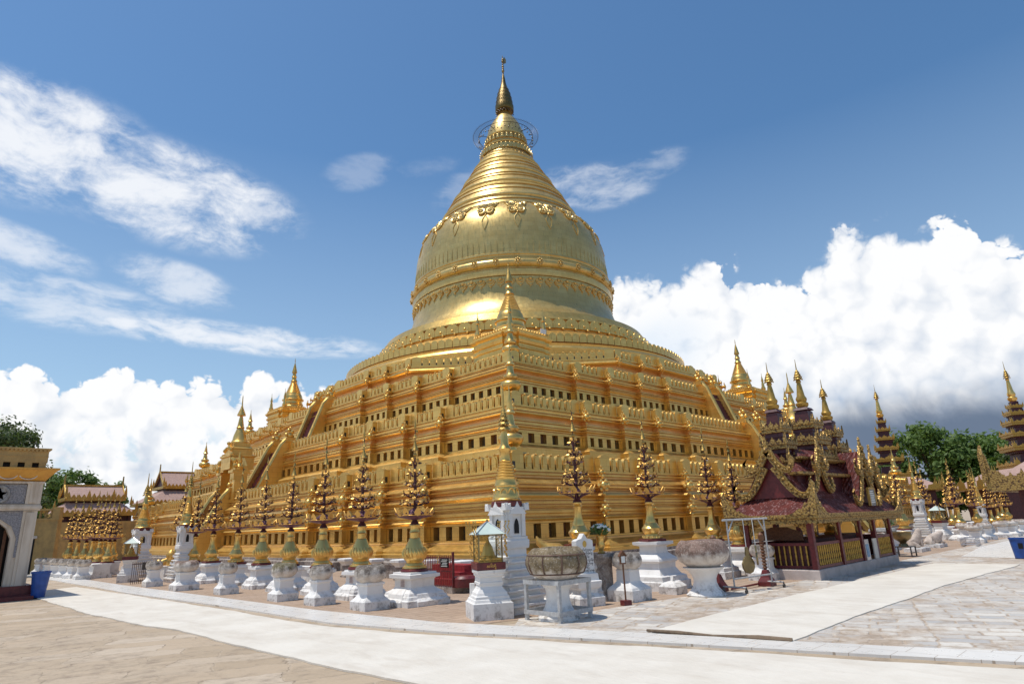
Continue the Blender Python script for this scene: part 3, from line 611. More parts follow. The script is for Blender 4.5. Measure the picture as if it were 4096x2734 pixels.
for k, (poly, pr, zn, ptop, nz) in {1: (RED[1], PR1, (1.09,1.58), (3.5,.56), (.74,.48)), 2: (RED[2], PR2, (4.97,5.38), (6.66,.54), (.74,.5)), 3: (RED[3], PR3, (7.97,8.33), (9.62,.48), (.70,.5))}.items():
    mb = wall(poly, pr); bd = {1:.10,2:.08,3:.07}[k]; fd = {1:.36,2:.30,3:.27}[k]
    niches(mb, poly, bd, fd, zn[0], zn[1], nz[0], nz[1], k)
    for d, z, r in {1: ((.42,2.9,.17),(.15,3.42,.12)), 2: ((.38,6.33,.16),(.15,6.62,.11)), 3: ((.36,9.18,.14),(.15,9.57,.1))}[k]: knots(mb, poly, d, z, r)
    if k == 1: knots(mb, poly, .46, 2.0, .15)
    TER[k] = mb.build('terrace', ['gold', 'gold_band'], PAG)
    mps = [MB() for _ in range(8)]; merlon_row(mps, poly, .02, ptop[0], ptop[1], .43, gap=.085, skip=mid_gap); [q.build('parapet', ['gold', 'niche_dark'], PAG) for q in mps]
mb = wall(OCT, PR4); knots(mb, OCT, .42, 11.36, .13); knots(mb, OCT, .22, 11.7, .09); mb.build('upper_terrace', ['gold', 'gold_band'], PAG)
mp = MB(); merlon_row([mp]*4, OCT, .02, 11.75, .52, .47, gap=.085); mp.build('parapet', ['gold', 'niche_dark'], PAG)
# glazed plaques: the hundred nearest are parts of their own, the rest one piece
cx, cy = CAM[0], CAM[1]
def plq(mb, c, t, nrm, w, z0, z1): mb.prism([(-w/2,z0+.012),(w/2,z0+.012),(w/2,z1-.012),(-w/2,z1-.012)], (c.x,c.y,0), (t.x,t.y,0), (0,0,1), (nrm.x,nrm.y,0), .035)
vis = [q for q in NICHES if q[2].x*(cx-q[0].x)+q[2].y*(cy-q[0].y) > 0]
vis.sort(key=lambda q: math.hypot(q[0].x-cx, q[0].y-cy)*(1+.12*(q[6]-1)))
rest = MB(); near = set()
for j, q in enumerate(vis[:96]):
    m = MB(); plq(m, *q[:6]); m.build('niche_plaque', 'niche_red' if random.random() < .33 else 'niche_dark', TER[q[6]]); near.add(id(q))
for q in NICHES:
    if id(q) not in near: plq(rest, *q[:6])
o = rest.build('niche_plaques', 'niche_dark', PAG); o['kind'] = 'stuff'

# brick footing
mb = MB(); mb.loft([ringz(RED[1], d, z) for d, z in ((1.15,-.05),(1.15,.36),(1.05,.40),(1.05,.5),(.5,.5))], cap=False); mb.build('brick_footing', 'old_brick', PAG)

# round mouldings, bell and spire
mb = MB()
mb.lathe([(15.9,11.4),(15.9,12.2),(15.5,12.5),(15.55,12.85),(15.4,13.05),(14.9,13.15),(14.95,13.35),(14.8,13.45),(14.8,13.9),(14.55,13.95),(14.3,14.1),(13.0,14.7),(12.25,15.1),(12.2,15.25)], 128)
mb.lathe([(12.2,15.2),(12.3,15.25),(12.1,15.35),(12.0,16.0),(12.15,16.03),(12.15,16.12),(11.95,16.2),(11.7,16.75),(11.1,16.8),(10.2,17.3)], 128)
mb.build('lotus_base', 'gold', PAG)
mb = MB()
for k in range(168):
    a = 2*PI*k/168; n = Vector((math.cos(a), math.sin(a), 0)); t = Vector((-n.y, n.x, 0)); w = 14.85*2*PI/168*.47
    mb.prism([(-w,0),(w,0),(w,.46),(w*.6,.58),(0,.64),(-w*.6,.58),(-w,.46)], n*14.86+Vector((0,0,13.45)), t, (0,0,1), n, .14)
mb.build('petal_ring', 'gold', PAG); mb = MB()
for k in range(76):
    a = 2*PI*k/76; n = Vector((math.cos(a), math.sin(a), 0)); t = Vector((-n.y, n.x, 0)); w = 12.15*2*PI/76*.49
    mb.prism([(-w,0),(w,0),(w,.45),(w*.75,.62),(w*.3,.74),(-w*.3,.74),(-w*.75,.62),(-w,.45)], n*12.14+Vector((0,0,15.3)), t, (0,0,1), n, .26)
    mb.prism([(-w*.62,.06),(w*.62,.06),(w*.62,.4),(w*.3,.56),(-w*.3,.56),(-w*.62,.4)], n*12.24+Vector((0,0,15.3)), t, (0,0,1), n, .08)
    mb.ball(n*12.25+Vector((0,0,15.52)), .12, 0, 8, 5); mb.ball(n*12.2+Vector((0,0,16.0)), .10, 0, 6, 4)
    mb.ball(n*12.34+t*w*.5+Vector((0,0,15.22)), .1, 0, 6, 4)
mb.build('flower_ring', 'gold', PAG)
BELL = [(10.5,17.15),(9.98,17.65),(9.62,18.2),(9.36,18.8),(9.2,19.4),(9.12,20.0),(9.1,20.62),(9.12,20.66),(9.24,20.70),(9.28,20.9),(9.28,21.22),(9.22,21.28),(9.14,21.34),(9.14,21.42),
        (9.26,21.46),(9.42,21.6),(9.47,21.78),(9.42,21.96),(9.26,22.1),(9.12,22.14),(9.12,22.3),(9.17,22.33),(9.17,22.42),(9.12,22.45),(9.14,22.52),(9.19,22.56),(9.17,22.72),(9.04,22.8),
        (9.03,23.4),(9.0,24.2),(8.93,25.0),(8.8,25.7),(8.6,26.4),(8.32,27.0),(7.95,27.55),(7.5,28.02),(7.08,28.32),(6.98,28.36)]
RING = [(6.98,28.34)]
def spire_r(z):
    T = [(28.4,6.95),(29.4,6.55),(30.7,5.95),(32.1,5.1),(33.3,4.45),(34.5,3.8),(35.5,3.2),(36.4,2.7)]
    for (a, ra), (b, rb) in zip(T, T[1:]):
        if z <= b: return ra+(rb-ra)*(z-a)/(b-a)
    return T[-1][1]
mb = MB(); mb.lathe(BELL, 160); mb.build('bell', 'gold_bell', PAG)
zz = 28.36; prof = [(6.98, 28.34)]
bands = [(28.36,28.62,.16,0),(28.62,28.95,0,0),(28.95,29.05,.08,0),(29.05,29.35,0,0),(29.35,29.8,.17,1),(29.8,30.35,0,0),(30.35,30.45,.07,0),(30.45,30.9,-.02,0),(30.9,30.98,.06,0),(30.98,31.4,0,0),(31.4,31.82,.17,1),(31.82,32.3,0,0),(32.3,32.38,.07,0),(32.38,32.7,-.02,0),(32.7,32.76,.06,0),(32.76,33.3,0,0),(33.3,33.66,.15,1),(33.66,34.1,0,0),(34.1,34.17,.06,0),(34.17,34.6,-.02,0),(34.6,34.66,.05,0),(34.66,35.2,0,0),(35.2,35.5,.14,1),(35.5,35.9,0,0),(35.9,36.1,.08,1),(36.1,36.4,0,0)]
for z0, z1, b, tor in bands:
    r0, r1 = spire_r(z0), spire_r(z1)
    if tor: prof += [(r0+(r1-r0)*u+b*math.sin(PI*u)**.8, z0+(z1-z0)*u) for u in (0.02,.2,.4,.6,.8,.98)]
    else: prof += [(r0+b, z0+.012), (r1+b, z1-.012)]
prof += [(2.62,36.42)]; mb = MB(); mb.lathe(prof, 112); mb.build('ringed_spire', 'gold_bell', PAG)
mb = MB()
mb.lathe([(2.62,36.4),(2.5,36.6),(2.3,36.9),(2.28,37.5),(2.42,37.56),(2.46,37.66),(2.34,37.74),(2.1,37.9),(2.05,38.5),(2.0,38.8),(2.12,38.86),(2.14,38.95),(2.0,39.02),(1.95,39.3),(1.9,39.6),(1.72,40.2),(1.42,40.9),(1.08,41.5),(.72,42.0),(.42,42.4),(.3,42.8)], 64)
for zc, rr, nb, hh, dn in ((37.45,2.36,36,.5,1),(36.75,2.62,40,.55,0),(38.2,2.13,30,.42,0),(38.75,2.1,30,.4,1)):
    for k in range(nb):
        a = 2*PI*k/nb; n = Vector((math.cos(a), math.sin(a), 0)); t = Vector((-n.y, n.x, 0)); w = rr*2*PI/nb*.42; s_ = -1 if dn else 1
        mb.prism([(-w,0),(w,0),(w*.9,.55*hh*s_),(0,hh*s_),(-w*.9,.55*hh*s_)][::s_], n*rr+Vector((0,0,zc)), t, (0,0,1), n, .12); mb.ball(n*(rr+.05)+Vector((0,0,zc+hh*s_*.9)), .055, 0, 6, 4)
mb.build('banana_bud', 'gold_bell', PAG)
# crowning umbrella
mb = MB(); mb.lathe([(.92,42.55),(.95,42.6),(.95,43.1),(.9,43.3),(.86,43.6),(.78,44.1),(.70,44.5),(.6,44.9),(.46,45.3),(.34,45.7),(.25,46.1),(.2,46.5),(.12,47.0),(.09,47.15)], 40); mb.lathe([(.90,42.56),(.86,43.0),(.5,43.2),(.05,43.25)], 40)
for z, r in ((43.2,.93),(43.7,.86),(44.2,.78),(44.7,.67),(45.2,.51)):
    for k in range(26):
        a = 2*PI*k/26; mb.ball((r*math.cos(a), r*math.sin(a), z), .045, 0, 5, 3)
um = mb.build('umbrella', 'gold_dark', PAG)
mb = MB(); 
for k in range(34):
    a = 2*PI*k/34; x, y = .9*math.cos(a), .9*math.sin(a); mb.tube([(x,y,42.56),(x,y,42.2+.15*(k % 2))], .012, 4); mb.ball((x,y,42.2+.15*(k % 2)), .055, 0, 6, 4)
mb.build('hanging_bells', 'iron', um)
mb = MB(); mb.lathe([(.1,47.1),(.06,47.3),(.05,49.4),(.01,49.6)], 10)
for z, r in ((47.35,.1),(47.6,.16),(47.85,.13),(48.15,.14),(48.45,.1),(48.8,.15),(49.05,.12)): mb.ball((0,0,z), r, 0, 10, 6)
mb.prism([(0,0),(.28,.1),(.3,.5),(.1,.9),(0,.6)], (.05,-.05,48.5), (.71,-.71,0), (0,0,1), (.71,.71,0), .03); mb.build('vane', 'bronze', um)
# spoked ring with little bells round the bud
mb = MB(); zr = 39.45
for rr, q in ((2.75,.03),(3.3,.018)): mb.tube([(rr*math.cos(2*PI*k/72), rr*math.sin(2*PI*k/72), zr) for k in range(73)], q, 5)
for k in range(120):
    a = 2*PI*k/120; c, s = math.cos(a), math.sin(a); mb.tube([(2.75*c,2.75*s,zr),(3.42*c,3.42*s,zr+.05)], .011, 3)
for k in range(8):
    a = 2*PI*k/8+.2; c, s = math.cos(a), math.sin(a); mb.tube([(1.9*c,1.9*s,zr),(2.75*c,2.75*s,zr)], .03, 5)
for k in range(48):
    a = 2*PI*k/48; x, y = 2.75*math.cos(a), 2.75*math.sin(a); mb.tube([(x,y,zr),(x,y,zr-.4)], .012, 4); mb.ball((x,y,zr-.42-.12*(k % 3)), .075, 0, 6, 4); mb.ball((x,y,zr-.2), .045, 0, 6, 4)
mb.build('bell_ring', 'iron', PAG)
# bell ornaments
def bell_r(z):
    for (ra, a), (rb, b) in zip(BELL, BELL[1:]):
        if a <= z <= b and b > a: return ra+(rb-ra)*(z-a)/(b-a)
    return 9
mb = MB(); NL = 72
for k in range(NL):
    a = 2*PI*k/NL; n = Vector((math.cos(a), math.sin(a), 0)); t = Vector((-n.y, n.x, 0)); w = 9.15*PI/NL
    lo = 20.6
    mb.prism([(-w,0),(-w,-.34),(-w*.55,-.62),(-w*.2,-.7),(0,-1.02),(w*.2,-.7),(w*.55,-.62),(w,-.34),(w,0)][::-1], n*9.16+Vector((0,0,lo)), t, (0,0,1), n, .1)
    for u, v, r in ((0,-.2,.17),(-.5,-.26,.1),(.5,-.26,.1),(0,-.5,.1),(-.28,-.5,.07),(.28,-.5,.07),(0,-.78,.08)):
        c = n*(9.2)+t*(u*w*1.3)+Vector((0,0,lo+v)); mb.ball(c, r, 0, 7, 4)
    arc = [n*9.23+t*(math.cos(q)*w*.75)+Vector((0,0,lo-.22-math.sin(q)*.3)) for q in [PI*i/8 for i in range(9)]]; mb.tube(arc, .045, 5)
mb.build('pendant_band', 'gold_bell', PAG)
mb = MB()
for k in range(112):
    a = 2*PI*k/112; n = Vector((math.cos(a), math.sin(a), 0)); t = Vector((-n.y, n.x, 0)); pts = [n*(bell_r(z)+.012)+Vector((0,0,z)) for z in (22.85,23.15,23.5,23.85)]
    mb.tube(pts, [.05,.045,.035,.012], 4)
mb.build('petal_ribs', 'gold_bell', PAG)
fb = MB()
for q in [0]:
    o = Vector((9.45,0,21.78)); fb.ball(o+Vector((.03,0,0)), .11, 0, 8, 5)
    for k in range(8): w = 2*PI*k/8; fb.ball(o+Vector((.0,math.cos(w)*.21,math.sin(w)*.27)), .085, 0, 7, 4)
    for sg in (-1, 1): fb.ball(o+Vector((-.05,sg*.34,0)), .07, 0, 6, 4)
f0 = fb.build('flower_boss', 'gold_bell', PAG)
for k in range(1, 33):
    c = f0.copy(); COL.objects.link(c); c.rotation_euler = (0,0,2*PI*k/33)
sc = MB()
def spiral(mb, cu, cz, r, sgn):
    pts = []
    for i in range(22):
        w = i/21*2*PI*1.6; q = r*(1-.62*i/21); u = cu+sgn*q*math.cos(w+.4); z = cz+q*math.sin(w+.4); rr = bell_r(z)+.08; a = u/rr; pts.append((rr*math.cos(a), rr*math.sin(a), z))
    mb.tube(pts, .095, 6); rr = bell_r(cz)+.09; a = cu/rr; mb.ball((rr*math.cos(a), rr*math.sin(a), cz), r*.34, 0, 8, 5)
for sgn in (-1, 1):
    spiral(sc, sgn*.52, 27.78, .42, sgn); spiral(sc, sgn*.40, 26.95, .36, sgn)
    sc.tube([((bell_r(z)+.05)*math.cos(u/8.3), (bell_r(z)+.05)*math.sin(u/8.3), z) for u, z in ((sgn*.1,28.0),(sgn*.16,27.5),(sgn*.1,27.0),(sgn*.05,26.6))], .06, 5)
    sc.tube([((bell_r(z)+.03)*math.cos(u/8.6), (bell_r(z)+.03)*math.sin(u/8.6), z) for u, z in ((0,26.5),(sgn*.22,26.15),(sgn*.26,25.85),(sgn*.14,25.4),(0,25.05))], .035, 4)
for z in (27.9,27.55,27.2,26.85): sc.ball((bell_r(z)+.06,0,z), .09, 0, 7, 4)
s0 = sc.build('scroll_ornament', 'gold_bell', PAG); s0.rotation_euler = (0,0,PI*1.25+.09)
for k in range(1, 20):
    c = s0.copy(); COL.objects.link(c); c.rotation_euler = (0,0,PI*1.25+.09+2*PI*k/20)
# stairways up the middle of each face
def stair_flight(mb, rail, x0, z0, x1, z1, hw, nstep):
    """x is the distance outward from the axis; steps rise inwards"""
    dz = (z1-z0)/nstep; dx = (x0-x1)/nstep
    for i in range(nstep): mb.box(x1-1.0, x0-dx*i, -hw, hw, z0+dz*i, z0+dz*(i+1)-.004, 0)
    for sg in (-1, 1):
        y = sg*(hw+.16)
        line = [(x0+.75,z0-.05),(x0+.55,z0+.12),(x0+.25,z0+.22),(x0-.05,z0+.6),(x1+.25,z1+.28),(x1-.05,z1+.62),(x1-.35,z1+.72)]
        ol = line+[(x1-.35,z0-.3),(x0+.75,z0-.3)]
        rail.prism(ol[::-1], (0,y,0), (1,0,0), (0,0,1), (0,-1,0), .26)
        rail.tube([(a,y,b+.03) for a, b in line], .15, 8)
        for q, (bx, bz, br) in enumerate(((x1-.3,z1+.95,.2),(x1-.42,z1+1.2,.16),(x1-.2,z1+1.3,.12),(x1-.3,z1+1.45,.08),(x1-.05,z1+1.0,.12),(x0+.8,z0+.12,.17))): rail.ball((bx,y,bz), br, 0, 8, 5)
        rail.box(x1-.6, x1+.02, y-.22, y+.22, z1+.55, z1+.82)
for r in range(4):
    st = MB(); rl = MB(); rot = PI/2*r
    for a in ((27.0,.15,25.05,3.45,.8,17),(23.6,3.2,21.75,6.62,.8,16),(20.4,6.3,18.95,9.58,.75,15)): stair_flight(st, rl, *a)
    s = st.build('stairway', 'step_red', PAG, rz=rot); rl.build('stair_rail', 'gold', s)
# gateway over each lower stair
def gateway():
    g = MB(); o = 24.6
    for sg in (-1, 1):
        g.box(o-.5, o+.3, sg*1.0-.28, sg*1.0+.28, 3.4, 5.3); g.box(o-.6, o+.4, sg*1.0-.36, sg*1.0+.36, 5.15, 5.3); g.box(o-.6, o+.4, sg*1.0-.36, sg*1.0+.36, 3.4, 3.6)
        g.box(o-.35, o+.35, sg*1.42-.16, sg*1.42+.16, 3.4, 4.7)
    arch = [(-.72,0)]+[(-.72*math.cos(PI*i/10), .5*math.sin(PI*i/10)) for i in range(11)]+[(.72,0)]
    ol = [(-1.3,0),(-.72,0)]+[(-.72*math.cos(PI*i/10), .62*math.sin(PI*i/10)) for i in range(1, 10)]+[(.72,0),(1.3,0),(1.3,.55),(.8,1.1),(.3,1.55),(0,2.0),(-.3,1.55),(-.8,1.1),(-1.3,.55)]
    g.prism(ol, (o-.1,0,5.0), (0,1,0), (0,0,1), (1,0,0), .7)
    for sg in (-1, 1):
        for i in range(9):
            u = i/8; g.ball((o+.28, sg*(1.35-1.3*u), 5.55+1.45*u+.12*math.sin(u*PI*4)), .15-.05*u, 0, 7, 4)
        g.lathe([(.2,5.3),(.24,5.5),(.12,5.7),(.16,5.8),(.02,6.4)], 10, (o,sg*1.25,0))
    g.sq([(.72,5.4),(.72,6.1),(.8,6.15),(.8,6.25),(.62,6.3),(.62,6.6),(.68,6.65),(.5,6.8),(.5,7.0)], (o-.35,0,0))
    g.lathe([(.5,7.0),(.5,7.1),(.42,7.2),(.36,7.5),(.22,7.9),(.2,7.95),(.25,8.0),(.2,8.06),(.16,8.3),(.11,8.6),(.08,8.75),(.26,8.76),(.24,8.85),(.1,9.2),(.04,9.4),(.025,9.95),(.0,10.1)], 16, (o-.35,0,0))
    return g
for r in range(4): gateway().build('gateway', 'gold', PAG, rz=PI/2*r)

# ---------------------------------------------------------------- urns on the terrace corners, stupas on the third terrace
URN = [(.36,-.55),(.36,-.42),(.22,-.40),(.2,-.28),(.26,-.26),(.40,-.17),(.48,-.03),(.47,.08),(.38,.18),(.22,.25),(.21,.29),(.3,.31),(.33,.39),(.30,.47),(.2,.52),(.18,.55),(.15,.8),(.12,.95),(.2,.97),(.2,1.03),(.14,1.1),(.15,1.14),(.10,1.3),(.11,1.33),(.06,1.55),(.025,1.75),(.02,1.98),(.0,2.05)]
mb = MB(); mb.lathe(URN, 24); u0 = None
names = {(-1,-1): 'near corner', (-1,1): 'left corner', (1,-1): 'right corner', (1,1): 'far corner'}
tn = {1: 'lowest terrace', 2: 'middle terrace', 3: 'third terrace'}
for k, a, z in ((1,22.95,4.62),(2,19.7,7.65),(3,17.02,10.38)):
    for s in ((-1,-1),(-1,1),(1,-1)):
        lab = 'gilded spired urn standing on the %s of the stupa\'s %s' % (names[s], tn[k])
        if u0 is None:
            u0 = thing('corner_urn', lab, 'urn', (a*s[0],a*s[1],z), group='urns on the terrace corners')
            mb.build('urn', 'gold_bright', u0); q = MB(); q.sq([(.42,-1.1),(.42,-.6),(.48,-.56),(.4,-.5)]); q.build('plinth', 'gold', u0)
        else: dup(u0, (a*s[0],a*s[1],z), 0, lab)
def small_stupa(label, loc):
    t = thing('small_stupa', label, 'stupa', loc, 0, 'small stupas on the third terrace')
    b = MB()
    b.sq([(1.78,-1.2),(1.78,-.7),(1.62,-.65),(1.62,-.1),(1.55,0),(1.55,.25),(1.62,.30),(1.62,.36),(1.54,.42),(1.54,.55),(1.62,.60),(1.66,.70),(1.66,.76),(1.58,.80),(1.58,.95),(1.66,1.0),(1.74,1.12),(1.74,1.2),(1.6,1.26),(1.62,1.36),(1.45,1.4)])
    for q in (0, PI/2): b.sq([(1.84,-.7),(1.84,-.1),(1.68,0),(1.68,.25),(1.75,.30),(1.75,.36),(1.67,.42),(1.67,.55),(1.75,.60),(1.79,.76),(1.71,.80),(1.71,.95),(1.80,1.02),(1.86,1.12),(1.86,1.2),(1.7,1.28)], (0,0,0), 0, .62 if q else 1.0, 1.0 if q else .62)
    for k in range(4):
        for j in range(15):
            u = -1.5+3*j/14; a = PI/2*k; b.ball((math.cos(a)*1.55-math.sin(a)*u, math.sin(a)*1.55+math.cos(a)*u, 1.42), .085, 0, 6, 4)
    b.build('stepped_base', 'gold', t)
    d = MB(); d.lathe([(1.44,1.36),(1.44,1.44),(1.32,1.48),(1.33,1.55),(1.18,1.58),(1.2,1.65),(1.04,1.69),(1.02,1.76),(.94,1.78),(.9,1.84),(.92,1.95),(.86,2.0),(.82,2.2),(.84,2.28),(.94,2.33),(.94,2.42),(.84,2.47),(.80,2.65),(.74,2.84),(.64,2.98)]+[q for i in range(9) for q in ((.64-.045*i, 3.0+.115*i),(.66-.045*i, 3.05+.115*i),(.60-.045*i, 3.1+.115*i))]+[(.24,4.06),(.3,4.12),(.26,4.22),(.2,4.3),(.2,4.5),(.24,4.55),(.18,4.65),(.14,4.95)], 32)
    for r, z, n in ((1.42,1.44,34),(1.3,1.54,30),(1.16,1.64,26)):
        for k in range(n): a = 2*PI*k/n; d.ball((r*math.cos(a), r*math.sin(a), z), .075, 0, 6, 4)
    d.build('bell', 'gold_bright', t)
    h = MB(); h.lathe([(.22,4.93),(.23,5.0),(.18,5.2),(.12,5.5),(.06,5.75),(.025,5.9),(.02,6.25),(0,6.35)], 16); h.ball((0,0,6.05), .05, 0, 6, 4); h.build('umbrella', 'gold_dull', t)
    for sx in (-1, 1):
        for sy in (-1, 1):
            p = MB(); p.lathe([(.2,1.3),(.22,1.4),(.14,1.5),(.2,1.6),(.2,1.7),(.13,1.85),(.12,2.05),(.07,2.3),(.12,2.33),(.07,2.55),(.02,2.8),(.015,3.05),(0,3.1)], 12, (sx*1.38,sy*1.38,0)); p.build('corner_spirelet', 'gold_bright', t)
    return t
S = 14.36
s0 = small_stupa('small gilded stupa with four spirelets on the near corner, in front of the great bell', (-S,-S,10.75))
sg = MB(); sg.box(-.22,.22,-.02,.02,0,.28); 
sgo = sg.build('notice_board', 'petal_white'); sgo.location = (-13.3,-16.0,12.2); tag(sgo, 'small white notice board on the near small stupa', 'notice')
dup(s0, (-S,S,10.75), 0, 'small gilded stupa on the left corner, standing against the left cloud bank'); dup(s0, (S,-S,10.75), 0, 'small gilded stupa on the right corner, standing against the big right cloud')

# ---------------------------------------------------------------- stone bowls on white posts
def bowl_prof(r, h, lip=.78):
    P = [(.30,0),(.62,.08),(.86,.24),(.98,.44),(1.0,.58),(.96,.74),(.88,.88),(lip,.97),(lip-.06,1.0),(lip-.12,.99),(lip-.14,.93),(lip-.3,.80),(.02,.76)]
    return [(a*r, b*h) for a, b in P]
def bowl_mesh(r, h, seed, squash=.03):
    mb = MB(); mb.lathe(bowl_prof(r, h), 30); rnd = random.Random(seed); a, b, c = (rnd.uniform(0, 6) for _ in range(3))
    mb.v = [(x*(1+squash*math.sin(math.atan2(y, x)*2+a)+.012*math.sin(z*30+b)), y*(1+squash*math.sin(math.atan2(y, x)*3+b)), z+.012*math.sin(x*9+c)*(z/h)) for x, y, z in mb.v]; return mb
def jitter(mb, amt, seed):
    rnd = random.Random(seed); cache = {}
    def j(p):
        k = (round(p[0], 3), round(p[1], 3), round(p[2], 3))
        if k not in cache: cache[k] = (p[0]+rnd.uniform(-amt, amt), p[1]+rnd.uniform(-amt, amt), p[2]+(rnd.uniform(-amt, amt)*.6 if p[2] > .02 else 0))
        return cache[k]
    mb.v = [j(p) for p in mb.v]
POST = [(.30,0),(.30,.17),(.27,.20),(.225,.24),(.20,.28),(.19,.31),(.19,.47),(.215,.49),(.215,.53),(.17,.55)]
def post_bowl(label, x, y, ps, br, bh, mat, seed, group, rz=0.0, post=POST, zt=.53, hz=1.0):
    t = thing('offering_bowl', label, 'stone bowl', (x, y, 0), rz, group)
    mb = MB(); mb.sq([(a*ps, b*hz) for a, b in post]); jitter(mb, .007, seed); mb.build('post', 'plaster', t)
    bowl_mesh(br, bh, seed).build('bowl', mat, t, (0, 0, zt*hz-.02)); return t
GB = 'stone bowls on white posts beside the marble walk'
post_bowl('round grey stone bowl on a white square post, frontmost of the left row', -31.65, -27.55, 1.0, .345, .37, 'bowl_stone', 1, GB)
post_bowl('small blackened stone bowl on a white post, second back in the left row', -31.8, -25.65, .86, .27, .34, 'bowl_stone', 2, GB)
post_bowl('greenish mossy stone bowl on a white post, third back in the left row', -31.85, -23.85, .92, .31, .37, 'bowl_mossy', 3, GB)
post_bowl('pale small stone bowl on a white post, fourth back in the left row', -31.95, -20.4, .86, .26, .33, 'bowl_stone', 4, GB)
post_bowl('broad brown stone bowl on a thick white post, fifth back in the left row', -32.15, -17.45, 1.16, .37, .36, 'bowl_brown', 5, GB)
post_bowl('small grey stone bowl on a white post just left of the tiered white tower', -32.25, -14.45, .88, .28, .33, 'bowl_stone', 6, GB)
# the line of posts curving off at the far left
ORD = ['nearest', 'second', 'third', 'fourth', 'fifth', 'sixth', 'seventh', 'eighth', 'ninth']
b0 = None
for i, (x, y) in enumerate([(-32.8,-6.3),(-32.85,-4.7),(-32.9,-3.1),(-33.0,-1.5),(-33.05,.2),(-33.1,2.0)]):
    lab = '%s weathered bowl post of the far row curving off behind the blue bin' % ORD[i]
    if b0 is None: b0 = post_bowl(lab, x, y, .95, .30, .32, 'bowl_stone', 21, 'far bowl posts on the left')
    else: dup(b0, (x, y, 0), .4*i, lab)

# ---------------------------------------------------------------- pedestals with gold flower trees
def pedestal(label, x, y, h, s, seed, group, plaque=True, rz=0.0, style=0):
    t = thing('white_pedestal', label, 'pedestal', (x, y, 0), rz, group); k = h/.67
    mb = MB()
    if style == 0: P = [(.56,0),(.56,.12),(.52,.14),(.50,.19),(.47,.21),(.45,.26),(.38,.30),(.33,.34),(.31,.37),(.31,.52),(.34,.54),(.40,.56),(.40,.63),(.34,.635),(.34,.67)]
    else: P = [(.40,0),(.40,.12),(.37,.13),(.36,.19),(.30,.21),(.27,.25),(.24,.30),(.24,.37),(.28,.40),(.27,.43),(.22,.47),(.17,.51),(.16,.55),(.16,.60),(.24,.63),(.24,.67)]
    mb.sq([(a*s, b*k) for a, b in P])
    if style == 0:
        for q in (0, PI/2): mb.sq([(.60*s,0),(.60*s,.10*k),(.52*s,.16*k),(.49*s,.24*k),(.36*s,.34*k)], (0,0,0), 0, .55 if q else 1.0, 1.0 if q else .55)
    jitter(mb, .006, seed); mb.build('body', 'plaster', t)
    if plaque:
        m = MB(); m.box(-.31*s-.012, -.30*s, -.09, .07, .37*k, .53*k); pq = m.build('plaque', 'plaque', t)
        q = MB()
        for i in range(6): q.box(-.31*s-.016, -.31*s-.011, -.075+.01*(i % 2), .055-.015*(i % 3), .39*k+.022*i, .397*k+.022*i)
        q.build('inscription', 'maroon', pq)
    return t
VASE = [(.25,.06),(.27,.075),(.26,.11),(.22,.13),(.215,.15),(.18,.19),(.20,.23),(.24,.27),(.265,.33),(.27,.40),(.25,.46),(.215,.50),(.21,.52),(.17,.60),(.135,.68),(.125,.70),(.115,.71),(.115,.82),(.125,.83),(.11,.85),(.105,.95),(.125,.985),(.12,1.0),(.09,.99),(.08,.9)]
VASE2 = [(.23,.06),(.25,.08),(.24,.13),(.19,.15),(.18,.18),(.22,.24),(.25,.30),(.25,.33),(.19,.40),(.16,.46),(.15,.47),(.15,.5),(.11,.58),(.10,.66),(.095,.72),(.09,.86),(.11,.90),(.08,.93),(.105,.96),(.105,1.0),(.06,1.0)]
def petal_disc(mb, c, n, r, mi, petals=8):
    c, n = Vector(c), Vector(n).normalized(); e1 = n.orthogonal().normalized(); e2 = n.cross(e1); vs = [tuple(c+n*.022)]; fs = []
    for k in range(petals*2): w = PI*k/petals; q = r if k % 2 == 0 else r*.72; vs.append(tuple(c+(e1*math.cos(w)+e2*math.sin(w))*q+n*(.012 if k % 2 else -.006)))
    m = petals*2; vs.append(tuple(c-n*.02))
    for k in range(m): fs += [(0, 1+k, 1+(k+1) % m), (m+1, 1+(k+1) % m, 1+k)]
    mb.add(vs, fs, mi)
def leafblade(mb, o, up, nrm, w, h, mi):
    o, up, nrm = Vector(o), Vector(up).normalized(), Vector(nrm).normalized(); t = up.cross(nrm).normalized()
    mb.prism([(0,0),(w*.42,.18*h),(w*.5,.42*h),(w*.3,.72*h),(0,h),(-w*.3,.72*h),(-w*.5,.42*h),(-w*.42,.18*h)], o, t, up, nrm, .012, mi)
